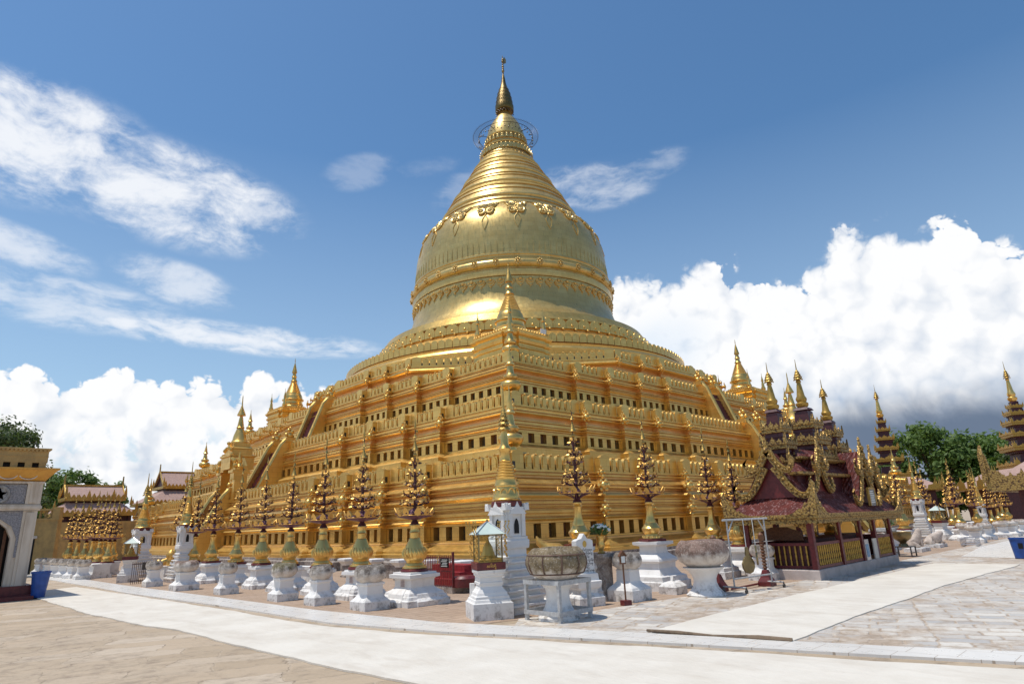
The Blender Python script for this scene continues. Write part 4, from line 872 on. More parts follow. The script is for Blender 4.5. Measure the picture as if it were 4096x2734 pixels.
def flower_tree_proto(label, loc, variant, group):
    t = thing('gold_flower_tree', label, 'flower tree', loc, 0, group); rnd = random.Random(40+variant)
    b = MB(); b.lathe([(.30,0),(.31,.02),(.30,.05),(.25,.07)], 20) if variant % 2 == 0 else b.sq([(.26,0),(.26,.06),(.2,.07)]); b.build('vase_base', 'maroon', t)
    v = MB(); v.lathe(VASE if variant % 2 == 0 else VASE2, 28); 
    if variant % 2 == 0:
        for k in range(22): a = 2*PI*k/22; v.tube([(r*math.cos(a+s), r*math.sin(a+s), z) for r, z, s in ((.215,.5,0),(.252,.46,.06),(.272,.40,.14),(.266,.34,.2),(.24,.28,.24))], .014, 4)
    else:
        for k in range(14): a = 2*PI*k/14; v.ball((.235*math.cos(a), .235*math.sin(a), .12), .035, 0, 6, 4)
    v.build('vase', 'gold_bright', t)
    s = MB(); s.lathe([(.11,.99),(.10,1.02),(.05,1.10),(.045,1.16)], 14); s.tube([(0,0,1.12),(.012,0,1.8),(0,.01,2.35),(0,0,2.5)], [.042,.036,.026,.018], 8); s.tube([(0,0,2.5),(0,0,3.22)], .010, 5); s.build('stem', 'darkred', t)
    d = MB()
    if variant == 1: # cage of curved arms carrying the dish
        for k in range(10): a = 2*PI*k/10; c, q = math.cos(a), math.sin(a); d.tube([(.03*c,.03*q,1.06),(.16*c,.16*q,1.14),(.36*c,.36*q,1.21)], .012, 5)
        d.lathe([(.36,1.20),(.40,1.225),(.37,1.245),(.1,1.26),(.04,1.34)], 22)
    else: d.lathe([(.05,1.10),(.24,1.14),(.38,1.17),(.40,1.19),(.36,1.205),(.22,1.25),(.10,1.33),(.04,1.36)], 22)
    for k in range(16): a = 2*PI*k/16+.1; leafblade(d, (.30*math.cos(a), .30*math.sin(a), 1.19), (math.cos(a)*.9, math.sin(a)*.9, .35), (-math.sin(a)*.2-math.cos(a)*.3, math.cos(a)*.2-math.sin(a)*.3, 1), .11, .16, 0)
    d.build('lotus_dish', 'purple', t)
    p = MB(); n = 12
    for k in range(n):
        a = 2*PI*k/n+rnd.uniform(-.08, .08); c, q = math.cos(a), math.sin(a)
        leafblade(p, (.40*c, .40*q, 1.185+rnd.uniform(-.01, .02)), (c*.32, q*.32, 1), (c, q, -.3), .155, .19+rnd.uniform(-.02, .02), 0)
    p.tube([(.40*math.cos(2*PI*k/36), .40*math.sin(2*PI*k/36), 1.2) for k in range(37)], .010, 5)
    p.build('dish_petals', 'gold_leaf', t)
    tiers = [(1.50,.32,9),(1.70,.28,9),(1.96,.21,7),(2.18,.15,6),(2.42,.08,4)]
    for z, r, k_ in tiers:
        m = MB(); z += rnd.uniform(-.03, .03)
        for k in range(k_):
            a = 2*PI*k/k_+rnd.uniform(-.15, .15); c, q = math.cos(a), math.sin(a); rr = r*rnd.uniform(.88, 1.06); zz = z+rnd.uniform(-.03, .03)
            m.tube([(.02*c,.02*q,z-.12),(rr*.55*c,rr*.55*q,z-.11),(rr*c,rr*q,zz)], [.014,.012,.010], 4, 1)
            petal_disc(m, (rr*c*1.05, rr*q*1.05, zz+.01), (c, q, .15), .052, 0)
            for s_ in (-1, 1): leafblade(m, (rr*c*.9-q*.03*s_, rr*q*.9+c*.03*s_, zz-.05), (c*.5-q*s_*.8, q*.5+c*s_*.8, -.25+.3*rnd.random()), (c, q, .6), .045, .09, 1 if s_ > 0 else 0)
            petal_disc(m, (rr*c*.62-q*.05, rr*q*.62+c*.05, zz-.02), (c*.7-q*.5, q*.7+c*.5, .3), .036, 0, 6) if False else None
        m.build('flower_tier', ['gold_leaf', 'darkred', 'purple'], t)
    f = MB(); f.lathe([(.085,2.66),(.07,2.69),(.03,2.82),(.012,2.9)], 10); f.lathe([(.05,2.95),(.035,2.98),(.012,3.05)], 8); f.lathe([(.012,3.16),(.03,3.2),(.022,3.26),(.0,3.42)], 8); f.ball((0,0,2.56), .045, 0, 8, 4); f.ball((.04,0,3.1), .04, 0, 6, 4); f.build('finial', 'gold_dull', t)
    return t
GT = 'gold flower trees in vases on the left row'; GP = 'white pedestals of the left row'
LY = [-27.66,-25.39,-23.39,-21.42,-19.48,-17.45,-15.17,-13.3,-11.64]
WORD = ['frontmost', 'second', 'third', 'fourth', 'fifth', 'sixth', 'seventh', 'eighth', 'ninth']
sizes = [1.0,1.02,1.03,.97,.98,1.0,.99,.94,1.02]
proto = None; ptype = {}
for i, y in enumerate(LY):
    wide = i in (0, 1, 3, 4, 6); hgt = .67 if wide else .66
    pedestal('white pedestal under the %s gold flower tree of the left row' % WORD[i], -30.6, y, hgt, (1.0, .84, .7, .82, .72, .7, .78, .7, .72)[i], 50+i, GP, plaque=i in (0,1,3,5))
    lab = 'gold flower tree in a gilded vase, %s from the front in the left row' % WORD[i]; v = (0, 0, 0, 0, 1, 0, 1, 1, 0)[i] if i else 0
    v = (0,0,0,0,0,3,3,3,3)[i]
    if v not in ptype: ptype[v] = flower_tree_proto(lab, (-30.6, y, hgt), v, GT)
    else: dup(ptype[v], (-30.6, y, hgt), i*1.3, lab, GT, sizes[i])
# white back wall between the pedestals
mb = MB(); mb.rect([(.14,4.8,0),(.14,4.8,.12),(.10,4.8,.14),(.10,4.8,.50),(.15,4.8,.52),(.15,4.8,.60)]); o = mb.build('low_wall', 'plaster'); o.location = (-29.75,-17.2,0); tag(o, 'low white wall behind the pedestals of the left row', 'wall')
# pillars with capitals along the brick footing
p0 = None
for i, y in enumerate((-24.9,-23.3,-21.8,-20.2,-18.4)):
    lab = 'old brick pillar with a pale capital behind the left row, %s back' % ('first','second','third','fourth','fifth')[i]
    if p0 is None:
        p0 = thing('stone_pillar', lab, 'pillar', (-27.0, y, 0), 0, 'old pillars before the footing'); m = MB(); m.sq([(.17,0),(.17,.05),(.12,.07),(.12,.40)]); m.build('shaft', 'old_brick', p0)
        m = MB(); m.sq([(.13,.40),(.15,.45),(.22,.52),(.25,.55),(.25,.62),(.2,.64)]); m.build('capital', 'plaster', p0)
    else: dup(p0, (-27.0, y, 0), 0, lab)
mb = MB(); mb.box(-.16,.16,-3.6,3.6,0,.42); mb.box(-.2,.2,-3.6,3.6,.42,.50); o = mb.build('brick_wall', 'old_brick'); o.location = (-26.6,-21.5,0); tag(o, 'low old brick wall behind the pillars on the left', 'wall')

# far left cluster of flower trees
GF = 'gold flower trees clustered at the far left'
for i, (x, y) in enumerate([(-31.75,-5.5),(-31.9,-4.5),(-32.0,-3.5),(-32.1,-2.6),(-32.25,-1.6),(-32.4,-.6),(-31.0,-3.0),(-31.1,-1.6),(-31.2,-.2)]):
    dup(ptype[0 if i % 2 else 3], (x, y, .6), i*.9, 'gold flower tree in the dense far left cluster, %s from its right end' % WORD[i].replace('frontmost', 'first') if i < 6 else 'gold flower tree in the back line of the far left cluster, %s from right' % WORD[i-6].replace('frontmost', 'first'), GF, .92+.03*(i % 3))
mb = MB(); mb.rect([(.4,3.2,0),(.4,3.2,.15),(.33,3.2,.18),(.30,3.2,.5),(.38,3.2,.53),(.38,3.2,.6)]); o = mb.build('long_plinth', 'plaster'); o.location = (-32.05,-2.9,0); tag(o, 'long white plinth carrying the front line of the far left flower trees', 'plinth')
mb = MB(); mb.rect([(.3,2.2,0),(.3,2.2,.15),(.25,2.2,.18),(.25,2.2,.5),(.3,2.2,.53),(.3,2.2,.6)]); o = mb.build('long_plinth', 'plaster'); o.location = (-31.1,-1.6,0); tag(o, 'shorter white plinth carrying the back line of the far left flower trees', 'plinth')

# right hand row
GR = 'gold flower trees on the right side'
for i, (x, y, h, s, st) in enumerate([(-28.5,-30.72,1.08,.95,1),(-25.85,-30.75,1.07,1.45,1),(-22.85,-30.7,.94,1.1,1),(-21.3,-30.65,.72,1.0,0)]):
    tail = ('behind the inscribed slab', 'between the sign and the widest bowl', 'behind the big brown bowl', 'beside the left edge of the red roofed pavilion')[i]
    pedestal('white tiered pedestal of the right row, %s' % tail, x, y, h, s, 70+i, 'white pedestals of the right row', False, 0, st)
    lab = 'gold flower tree in a vase, %s' % tail
    if 1 not in ptype: ptype[1] = flower_tree_proto(lab, (x, y, h), 1, GR); ptype[1].scale = (.92,)*3
    else: dup(ptype[1] if i != 3 else ptype[0], (x, y, h), i*1.1, lab, GR, .92)
m = MB(); m.box(-.245,-.238,-.09,.05,0,.10); o = None

# ---------------------------------------------------------------- white shrine towers with gold spires
def spire_mesh(mb, z0, s=1.0):
    P = [(.25,0),(.27,.03),(.25,.05),(.25,.09),(.235,.12),(.22,.2),(.205,.27),(.215,.29),(.215,.31),(.2,.33),(.185,.42)]
    for i in range(7): r = .185-.013*i; z = .43+.055*i; P += [(r,z),(r+.012,z+.018),(r+.012,z+.034),(r-.006,z+.046)]
    P += [(.095,.83),(.09,.97),(.10,1.0),(.115,1.04),(.09,1.09),(.075,1.12),(.065,1.32),(.045,1.42),(.05,1.44)]
    mb.lathe([(a*s, z0+b*s) for a, b in P], 24)
    for k in range(10): a = 2*PI*k/10; mb.tube([((.222+.005*math.sin(q))*s*math.cos(a+.26*math.cos(q)), (.222+.005*math.sin(q))*s*math.sin(a+.26*math.cos(q)), z0+(.14+.1*math.sin(q))*s) for q in [PI*i/6 for i in range(7)]], .012*s, 4)
def hti(mb, z, s=1.0):
    for i, (r, h) in enumerate(((.10,.0),(.085,.09),(.068,.17),(.05,.24),(.034,.30))):
        mb.lathe([(r*s,z+h*s),(r*s*.96,z+(h+.02)*s),(r*s*.55,z+(h+.07)*s)], 12)
        for k in range(9): a = 2*PI*k/9; mb.ball((r*s*math.cos(a), r*s*math.sin(a), z+(h-.012)*s), .014*s, 0, 4, 3)
    mb.lathe([(.02*s,z-.1*s),(.018*s,z+.4*s),(.008*s,z+.75*s),(0,z+.8*s)], 6)
TW = [(.47,0),(.47,.11),(.50,.13),(.50,.165),(.42,.18),(.41,.25),(.465,.27),(.465,.30),(.38,.31),(.37,.36),(.43,.385),(.43,.41),(.345,.42),(.335,.48),(.39,.505),(.39,.53),(.315,.54),(.305,.60),(.36,.625),(.36,.65),(.285,.66),(.275,.73),(.33,.755),(.33,.78),(.255,.79),(.25,.86),(.30,.885),(.30,.91),(.235,.92),(.23,.97),(.27,.995),(.225,1.03),(.225,1.13),(.255,1.15),(.265,1.19),(.265,1.29),(.245,1.31),(.245,1.36),(.225,1.37),(.225,1.84),(.25,1.86),(.26,1.92),(.2,1.93)]
def tower(label, x, y, k, seed, rz=0.0):
    t = thing('shrine_tower', label, 'tower', (x, y, 0), rz, 'white tiered towers with gold spires')
    b = MB(); b.sq([(r*k, z*k) for r, z in TW])
    for q in range(4):
        c, s = (1,0,-1,0)[q], (0,1,0,-1)[q]
        ex, ey = Vector((c,s,0)), Vector((-s,c,0))
        for sg in (-1, 1): b.prism([(-.035*k,1.37*k),(.035*k,1.37*k),(.035*k,1.86*k),(-.035*k,1.86*k)], ex*.235*k+ey*(sg*.15*k), ey, (0,0,1), ex, .05*k)
        b.prism([(-.2*k,1.78*k),(.2*k,1.78*k),(.13*k,1.88*k),(.05*k,1.93*k),(0,2.03*k),(-.05*k,1.93*k),(-.13*k,1.88*k)], ex*.25*k, ey, (0,0,1), ex, .06*k)
        b.prism([(-.05*k,1.86*k),(.05*k,1.86*k),(.045*k,2.0*k),(0,1.96*k),(-.045*k,1.99*k)], ex*.25*k+ey*.22*k, ey, (0,0,1), ex, .07*k)
        b.prism([(-.05*k,1.86*k),(.05*k,1.86*k),(.045*k,1.99*k),(0,1.96*k),(-.045*k,2.0*k)], ex*.25*k-ey*.22*k, ey, (0,0,1), ex, .07*k)
        for z in (.40,.645,.905):  # worn ears at the corners of the tiers
            r_ = .36*k if z < .5 else (.31*k if z < .7 else .26*k); b.prism([(-.07*k,0),(.07*k,0),(.06*k,.07*k),(0,.03*k)], (ex+ey)*r_*.93+Vector((0,0,z*k)), ey, (0,0,1), ex, .06*k)
    jitter(b, .006, seed); b.build('body', 'plaster', t)
    n = MB()
    for q in range(4):
        c, s = (1,0,-1,0)[q], (0,1,0,-1)[q]; ex, ey = Vector((c,s,0)), Vector((-s,c,0))
        n.prism([(-.05*k,1.42*k),(.05*k,1.42*k),(.05*k,1.58*k),(.03*k,1.66*k),(0,1.70*k),(-.03*k,1.66*k),(-.05*k,1.58*k)], ex*.228*k, ey, (0,0,1), ex, .03*k)
    n.build('niche', 'dark', t)
    r = MB(); r.lathe([(.24*k,1.92*k),(.27*k,1.94*k),(.275*k,2.02*k),(.24*k,2.05*k)], 24); r.build('spire_base', 'maroon', t)
    s = MB(); spire_mesh(s, 2.04*k, k); s.build('spire', 'gold_bright', t)
    h = MB(); hti(h, 3.46*k, k*1.25); h.build('umbrella', 'gold_dull', t); return t
t0 = tower('tall white tiered tower with a gold ringed spire at the near corner of the court', -30.35, -30.45, 1.0, 80)
t0.scale = (1.12,1.12,1.0)
dup(t0, (-30.9,-13.1,0), 0, 'white tiered tower with a gold spire at the far end of the left row', None, 1.0)
dup(t0, (-31.0,-7.6,0), 0, 'white square tower with a gold spire behind the left glass shrine', None, (1.25,1.25,1.0))
dup(t0, (1.0,-29.7,0), 0, 'white tiered tower with a gold spire just right of the pavilion, far back', None, 1.02)
dup(t0, (5.6,-31.6,0), 0, 'smaller white tower with a gold spire far back on the right, among flower trees', None, .85)

# ---------------------------------------------------------------- glass shrines on pedestals
def txt(name, s, size, mat, parent, loc, rot, ext=.003, bold=0.0):
    cu = bpy.data.curves.new(name, 'FONT'); cu.body = s; cu.size = size; cu.align_x = 'CENTER'; cu.align_y = 'CENTER'; cu.extrude = ext; cu.offset = bold; cu.space_line = 1.25
    ob = bpy.data.objects.new(name, cu); COL.objects.link(ob); bpy.context.view_layer.update()
    me = bpy.data.meshes.new_from_object(ob.evaluated_get(bpy.context.evaluated_depsgraph_get())); bpy.data.objects.remove(ob); me.materials.clear(); me.materials.append(MATS[mat])
    o = bpy.data.objects.new(name, me); COL.objects.link(o); o.parent = parent; o.location = loc; o.rotation_euler = rot; return o
def glass_shrine(label, plab, x, y, rz, words=True, s=1.0, seed=90, ml=''):
    p = thing('shrine_pedestal', plab, 'pedestal', (x, y, 0), rz, 'pedestals under the glass shrines')
    b = MB(); b.sq([(.36,0),(.36,.27),(.33,.29),(.32,.33),(.31,.34),(.30,.38),(.28,.40),(.27,.44),(.22,.50),(.20,.54),(.20,.56),(.215,.57),(.215,.61),(.205,.62),(.205,.70),(.23,.72),(.23,.75),(.25,.77),(.26,.82)]); jitter(b, .005, seed); b.box(-.30,-.22,.18,.27,.38,.58); b.build('body', 'plaster', p)
    t = thing('glass_shrine', label, 'shrine', (x, y, .82), rz, 'glass shrines'); 
    b = MB(); b.sq([(.245,0),(.265,.01),(.265,.125),(.25,.13)]); bx = b.build('donation_box', 'maroon', t)
    if words: txt('inscription', '\u1014\u1002\u102b\u1038\u101b\u102f\u1036', .07, 'gold_leaf', bx, (0,-.268,.065), (PI/2,0,0), .002, .001)
    b = MB(); b.sq([(.225,.13),(.225,.15),(.21,.16),(.21,.20)]); 
    for k in range(3): b.tube([(-.17+.11*k+.05*math.cos(q), -.225, .15+.05*math.sin(q)) for q in [PI*i/8 for i in range(9)]], .01, 5)
    b.build('gilded_sill', 'gold_dull', t)
    b = MB()
    for sx in (-1, 1):
        for sy in (-1, 1): b.box(sx*.215-.012, sx*.215+.012, sy*.215-.012, sy*.215+.012, .13, .60)
    b.sq([(.235,.59),(.245,.60),(.245,.625),(.23,.63)]); b.build('frame', 'bronze', t)
    for k in range(4):
        a = PI/2*k; m = MB(); m.prism([(-.2,.2),(.2,.2),(.2,.59),(-.2,.59)], (math.cos(a)*.215, math.sin(a)*.215, 0), (-math.sin(a), math.cos(a), 0), (0,0,1), (math.cos(a), math.sin(a), 0), .006); m.build('pane', 'glass', t)
    r = MB(); r.add([(-.28,-.28,.615),(.28,-.28,.615),(.28,.28,.615),(-.28,.28,.615),(0,0,.84)], [(0,1,4),(1,2,4),(2,3,4),(3,0,4),(3,2,1,0)], 0)
    for k in range(4):
        a = PI/4+PI/2*k; r.tube([(.40*math.cos(a), .40*math.sin(a), .615), (0,0,.845)], .012, 5, 1)
    r.build('roof', ['pale_green_roof', 'steel'], t)
    o = MB(); o.ball((0,0,.86), .025, 0, 8, 5); o.tube([(0,0,.86),(0,0,.97)], .006, 4); o.build('roof_finial', 'gold_dull', t)
    for k in range(4):
        o = MB(); a = PI/4+PI/2*k; c, q = math.cos(a), math.sin(a)
        for w in (0, .07): o.tube([(c*(.36+w), q*(.36+w), .62), (c*(.41+w), q*(.41+w), .68), (c*(.36+w), q*(.36+w), .74), (c*(.40+w), q*(.40+w), .80)], .010, 5); o.ball((c*(.40+w), q*(.40+w), .83), .02, 0, 6, 4)
        for i in range(11): o.ball((c*.385+.02*math.sin(i*2.1), q*.385+.02*math.cos(i*1.7), .59-.036*i), .022, 1, 6, 4)
        o.build('hanging', ['gold_dull', 'gold_leaf'], t)
    g = thing('gold_miniature_stupa', 'gold miniature stupa inside the %s glass shrine' % ml, 'stupa', (x, y, 1.02), rz); m = MB(); m.lathe([(.15,0),(.15,.03),(.13,.04),(.12,.09),(.10,.13),(.085,.19),(.05,.25),(.03,.28),(.02,.34),(.0,.40)], 18); m.build('stupa', 'gold_leaf', g)
    return t, p
glass_shrine('glass shrine with a pale green pyramid roof and maroon donation box, near the front corner', 'white stained pedestal under the nearest glass shrine', -31.15, -30.75, -.5, ml='nearest')
glass_shrine('glass shrine with a pale roof at the far end of the left row', 'white pedestal under the left glass shrine', -32.1, -10.7, -.3, False, 1, 91, 'left')
glass_shrine('glass sided shrine with a green roof far back on the right, before flower trees', 'white pedestal under the far right glass shrine', -.6, -30.9, -.3, False, 1, 92, 'far right')
def bouquet(label, x, y, z, s, n=26, seed=1, vase=True):
    t = thing('flower_vase', label, 'vase', (x, y, z)); rnd = random.Random(seed)
    if vase: m = MB(); m.lathe([(.075*s,0),(.08*s,.03*s),(.05*s,.06*s),(.085*s,.14*s),(.09*s,.2*s),(.075*s,.24*s),(.1*s,.34*s),(.11*s,.36*s),(.08*s,.35*s)], 16); m.build('vase', 'gold_bright', t)
    l = MB(); f = MB()
    for i in range(70):
        a, e, q = rnd.uniform(0, 2*PI), rnd.uniform(.2, 1.4), rnd.uniform(.06, .2)*s; d = Vector((math.cos(a)*math.cos(e), math.sin(a)*math.cos(e), math.sin(e))); o = Vector((0,0,.36*s))+d*q
        leafblade(l, o, d, d.orthogonal(), .05*s, .11*s, 0)
    for i in range(n):
        a, e = rnd.uniform(0, 2*PI), rnd.uniform(.5, 1.5); d = Vector((math.cos(a)*math.cos(e)*1.1, math.sin(a)*math.cos(e)*1.1, math.sin(e))); o = Vector((0,0,.38*s))+d*.22*s; petal_disc(f, o, d, .042*s, 0, 7); f.ball(o, .022*s, 0, 6, 4)
    l.build('leaves', 'leaf_green', t); f.build('blossoms', 'petal_white', t); return t

# ---------------------------------------------------------------- front objects
# large bowl in its white painted steel stand
t = thing('offering_bowl', 'largest stone bowl, brown with iron straps, on a white pillar inside a white steel frame', 'stone bowl', (-30.65,-31.98,0))
m = MB(); m.lathe([(.36,0),(.36,.05),(.31,.10),(.24,.2),(.205,.30),(.20,.45),(.22,.50),(.26,.55),(.33,.60),(.36,.64),(.3,.66)], 28); m.build('post', 'plaster', t)
bowl_mesh(.535, .55, 11, .015).build('bowl', 'bowl_olive', t, (0,0,.62))
def bowl_r(u):
    P = bowl_prof(.535, .55)
    for (a, z0), (b, z1) in zip(P, P[1:]):
        if z0 <= u <= z1 and z1 > z0: return a+(b-a)*(u-z0)/(z1-z0)
    return .4
m = MB()
for z in (.13, .44): m.tube([((bowl_r(z)+.008)*math.cos(2*PI*k/36), (bowl_r(z)+.008)*math.sin(2*PI*k/36), .62+z) for k in range(37)], .012, 4)
for k in range(10): a = 2*PI*k/10+.3; m.tube([((bowl_r(z)+.008)*math.cos(a), (bowl_r(z)+.008)*math.sin(a), .62+z) for z in (.13,.2,.28,.36,.44)], .012, 4)
m.build('iron_straps', 'rust' if 'rust' in MATS else 'iron', t)
f = thing('bowl_stand', 'white painted angle steel stand round the pillar of the largest stone bowl', 'stand', (-30.62,-31.95,0)); h = .385
for sx in (-1, 1):
    for sy in (-1, 1): m = MB(); m.box(sx*h-.028, sx*h+.028, sy*h-.028, sy*h+.028, 0, .64); m.build('leg', 'frame_white' if 'frame_white' in MATS else 'plaster', f)
for z in (.14, .62):
    for a, b in ((0,1),(0,-1),(1,0),(-1,0)):
        m = MB(); L = h+.03
        if b: m.box(-L, L, b*(h+.035)-.008, b*(h+.035)+.008, z-.035, z+.035)
        else: m.box(a*(h+.035)-.008, a*(h+.035)+.008, -L, L, z-.034, z+.034)
        m.build('rail', 'frame_white' if 'frame_white' in MATS else 'plaster', f)
# second bowl on white post (right)
post_bowl('dark topped stone bowl on a wide footed white post, just behind the wooden sign', -27.95, -31.5, 1.08, .31, .36, 'bowl_stone', 12, 'stone bowls on the right', .0, [(.30,0),(.30,.22),(.27,.26),(.19,.34),(.16,.38),(.155,.58),(.17,.60),(.14,.62)], .60)
# big bowl on a waisted round stand
t = thing('offering_bowl', 'very wide brown topped stone bowl on a waisted round white stand', 'stone bowl', (-26.55,-32.45,0))
m = MB(); m.lathe([(.40,0),(.41,.03),(.36,.07),(.27,.17),(.235,.27),(.235,.34),(.27,.42),(.34,.5),(.42,.55),(.44,.57),(.3,.58)], 30); m.build('post', 'plaster', t); bowl_mesh(.56, .56, 13, .012).build('bowl', 'bowl_brown', t, (0,0,.55))
post_bowl('stone bowl on a white post right of the gong frame, beside the pavilion', -22.95, -32.05, 1.0, .31, .34, 'bowl_stone', 14, 'stone bowls on the right')
m = MB(); m.sq([(.22,0),(.22,.16),(.15,.24),(.05,.26)]); m.prism([(-.05,0),(.05,0),(0,.12)], (0,0,.25), (1,0,0), (0,0,1), (0,1,0), .05); jitter(m, .015, 5); o = m.build('corner_stone', 'plaster'); o.location = (-26.55,-31.65,0); tag(o, 'small whitewashed pointed stone at the foot of the very wide bowl', 'stone')
# inscribed slab
t = thing('inscribed_slab', 'white inscribed slab with a pointed top and gold oval emblem on a white base', 'slab', (-29.05,-31.25,0), -.28)
m = MB(); m.rect([(.30,.24,0),(.30,.24,.16),(.27,.2,.2),(.2,.15,.24),(.19,.14,.30),(.26,.18,.34),(.28,.2,.42),(.28,.2,.46),(.24,.15,.48),(.24,.15,.60),(.2,.12,.61)]); jitter(m, .008, 8); m.build('base', 'plaster', t)
m = MB(); m.prism([(-.2,.6),(.2,.6),(.2,1.22),(.14,1.25),(.07,1.26),(0,1.36),(-.07,1.26),(-.14,1.25),(-.2,1.22)], (0,0,0), (1,0,0), (0,0,1), (0,-1,0), .16); sb = m.build('slab', 'plaster', t)
m = MB(); m.prism([(.045*math.cos(2*PI*k/18), .065*math.sin(2*PI*k/18)) for k in range(18)], (.0,-.082,1.16), (1,0,0), (0,0,1), (0,-1,0), .012); m.build('emblem', 'gold_dull', sb)
MY = ['\u101b\u103d\u103e\u1031\u1005\u100a\u103a\u1038\u1001\u102f\u1036\u1018\u102f\u101b\u102c\u1038', '\u101e\u1015\u102d\u1010\u103a\u1000\u103c\u102e\u1038\u1021\u101c\u103e\u1030', '\u1000\u1031\u102c\u1004\u103a\u1038\u1019\u103e\u102f', '\u1005\u1031\u1010\u102e\u1010\u1031\u102c\u103a \u101c\u103e\u1030\u1012\u102b\u1014\u103a\u1038', '\u1021\u101c\u103e\u1030\u101b\u103e\u1004\u103a\u1019\u102d\u101e\u102c\u1038\u1005\u102f', '\u1015\u102f\u1002\u1036\u1019\u103c\u102d\u102f\u1037', '\u101e\u102c\u1013\u102f \u101e\u102c\u1013\u102f \u101e\u102c\u1013\u102f']
txt('inscription', '\n'.join(MY), .052, 'ink', sb, (0,-.0815,.85), (PI/2,0,0), .001, .0006)
# brick pedestal with the flower vase
t = thing('stone_pillar', 'grey weathered pillar behind the inscribed slab carrying a vase of white flowers', 'pillar', (-28.15,-31.0,0)); m = MB(); m.sq([(.2,0),(.2,.1),(.15,.14),(.15,.72),(.19,.78),(.22,.86),(.22,.92)]); jitter(m, .01, 4); m.build('shaft', 'old_brick', t)
bouquet('gold vase of white flowers and green leaves behind the inscribed slab', -28.15, -31.0, .92, 1.0, 30, 3)
# wooden sign on a stick
t = thing('post_sign', 'little house shaped wooden sign on a thin stick in a red foot', 'sign', (-28.65,-31.92,0), -.35)
m = MB(); m.box(-.085,.085,-.075,.075,0,.10); m.build('foot', 'maroon', t); m = MB(); m.box(-.012,.012,-.012,.012,.10,.98); m.build('stick', 'wood', t)
m = MB(); m.box(-.062,.062,-.018,.018,.76,.92); m.prism([(-.09,.91),(0,1.02),(.09,.91),(.075,.90),(0,.985),(-.075,.90)][::-1], (0,0,0), (1,0,0), (0,0,1), (0,-1,0), .07); m.prism([(-.062,.92),(.062,.92),(0,.985)], (0,0,0), (1,0,0), (0,0,1), (0,-1,0), .036); bd = m.build('board', 'wood', t)
m = MB(); m.box(-.042,.042,-.024,-.017,.785,.905); m.build('paper', 'petal_white', bd)
# red carpeted altar inside its fence
t = thing('red_altar', 'red carpeted stepped altar behind the fence in front of the gold terrace', 'altar', (-28.3,-25.9,0), -.0)
m = MB(); m.box(-.6,.7,-.95,1.0,0,.14); m.build('stone_kerb', 'old_brick', t)
m = MB(); m.box(-.3,.6,-.75,.85,.14,.30); m.box(-.15,.6,-.7,.8,.30,.46); m.box(.05,.6,-.65,.75,.46,.62); m.build('carpet_steps', 'red_carpet', t)
m = MB(); m.lathe([(.3,.14),(.3,.34),(.24,.4)], 16, (-.25,-1.0,0)); m.build('red_drum', 'maroon', t)
t = thing('metal_fence', 'maroon barred fence with pale hangings around the red altar', 'fence', (-28.85,-25.9,.14))
m = MB()
for k in range(25): m.box(-.007,.007,-.9+k*.075-.008,-.9+k*.075+.008,0,.76)
m.build('bars', 'fence_red', t); m = MB()
for z in (.04,.38,.70): m.box(-.018,.018,-.93,.93,z-.012,z+.012)
for y in (-.93,.93): m.box(-.025,.025,y-.025,y+.025,0,.84)
m.build('rails', 'maroon', t)
for y, n in ((.9,10),(.72,9),(.55,6),(.2,5),(-.35,5)):
    m = MB()
    for i in range(n): m.ball((-.03+.01*math.sin(i*2), y+.012*math.cos(i*3), .76-.045*i), .022, 0, 6, 4)
    m.build('hanging', 'gold_leaf', t)
m = MB(); m.box(-.015,.015,-.16,.16,-.11,.11); o = m.build('notice_board', 'dark'); o.location = (-28.9,-26.55,.72); tag(o, 'small black notice board with pale writing on the maroon fence', 'notice'); m = MB()
for i in range(5): m.box(-.020,-.0152,-.13+.02*(i % 2),.12-.03*(i % 3),-.085+.038*i,-.072+.038*i)
m.build('inscription', 'petal_white', o)
# golden naga behind the largest bowl
m = MB(); m.tube([(-.15,0,0),(.15,0,.02),(.35,0,.16),(.38,0,.36),(.22,0,.50),(.0,0,.54),(-.16,0,.66),(-.2,0,.78)], [.14,.19,.19,.17,.14,.11,.07,.015], 12); m.tube([(-.15,0,.0),(-.25,0,.06),(-.18,0,.16),(-.22,0,.3)], [.08,.08,.05,.01], 10)
o = m.build('naga_figure', 'gold_leaf'); o.location = (-29.1,-30.3,.55); o.rotation_euler = (0,0,-.7); tag(o, 'curled gold naga figure behind the largest bowl, beside the white tower', 'figure')
m = MB(); m.sq([(.35,0),(.35,.1),(.28,.14),(.28,.45),(.34,.48),(.34,.55)]); o = m.build('plinth', 'plaster'); o.location = (-29.1,-30.3,0); tag(o, 'white plinth under the curled gold naga figure', 'plinth')

# gong frame on castors
t = thing('gong_frame', 'white tubular frame on castors holding two hanging gongs beside the pavilion', 'frame', (-25.2,-32.85,0), -.12)
m = MB()
for sx in (-1, 1):
    m.tube([(sx*.72,0,.12),(sx*.72,0,1.50)], .018, 7); m.tube([(sx*.72,-.28,.12),(sx*.72,.28,.12)], .018, 7)
    m.tube([(sx*.72,0,1.2),(sx*.48,0,1.5)], .014, 6)
m.tube([(-.86,0,1.5),(.86,0,1.5)], .022, 8); m.tube([(-.72,0,.28),(.72,0,.28)], .018, 7); m.build('tubes', 'frame_white', t)
for sx in (-1, 1):
    for sy in (-1, 1): m = MB(); m.x = Matrix.Translation((sx*.72, sy*.28, .045)) @ Matrix.Rotation(PI/2, 4, 'X'); m.lathe([(.02,-.015),(.045,-.013),(.045,.013),(.02,.015)], 14); m.x = Matrix(); m.box(sx*.72-.012, sx*.72+.012, sy*.28-.012, sy*.28+.012, .05, .12); m.build('castor', 'iron', t)
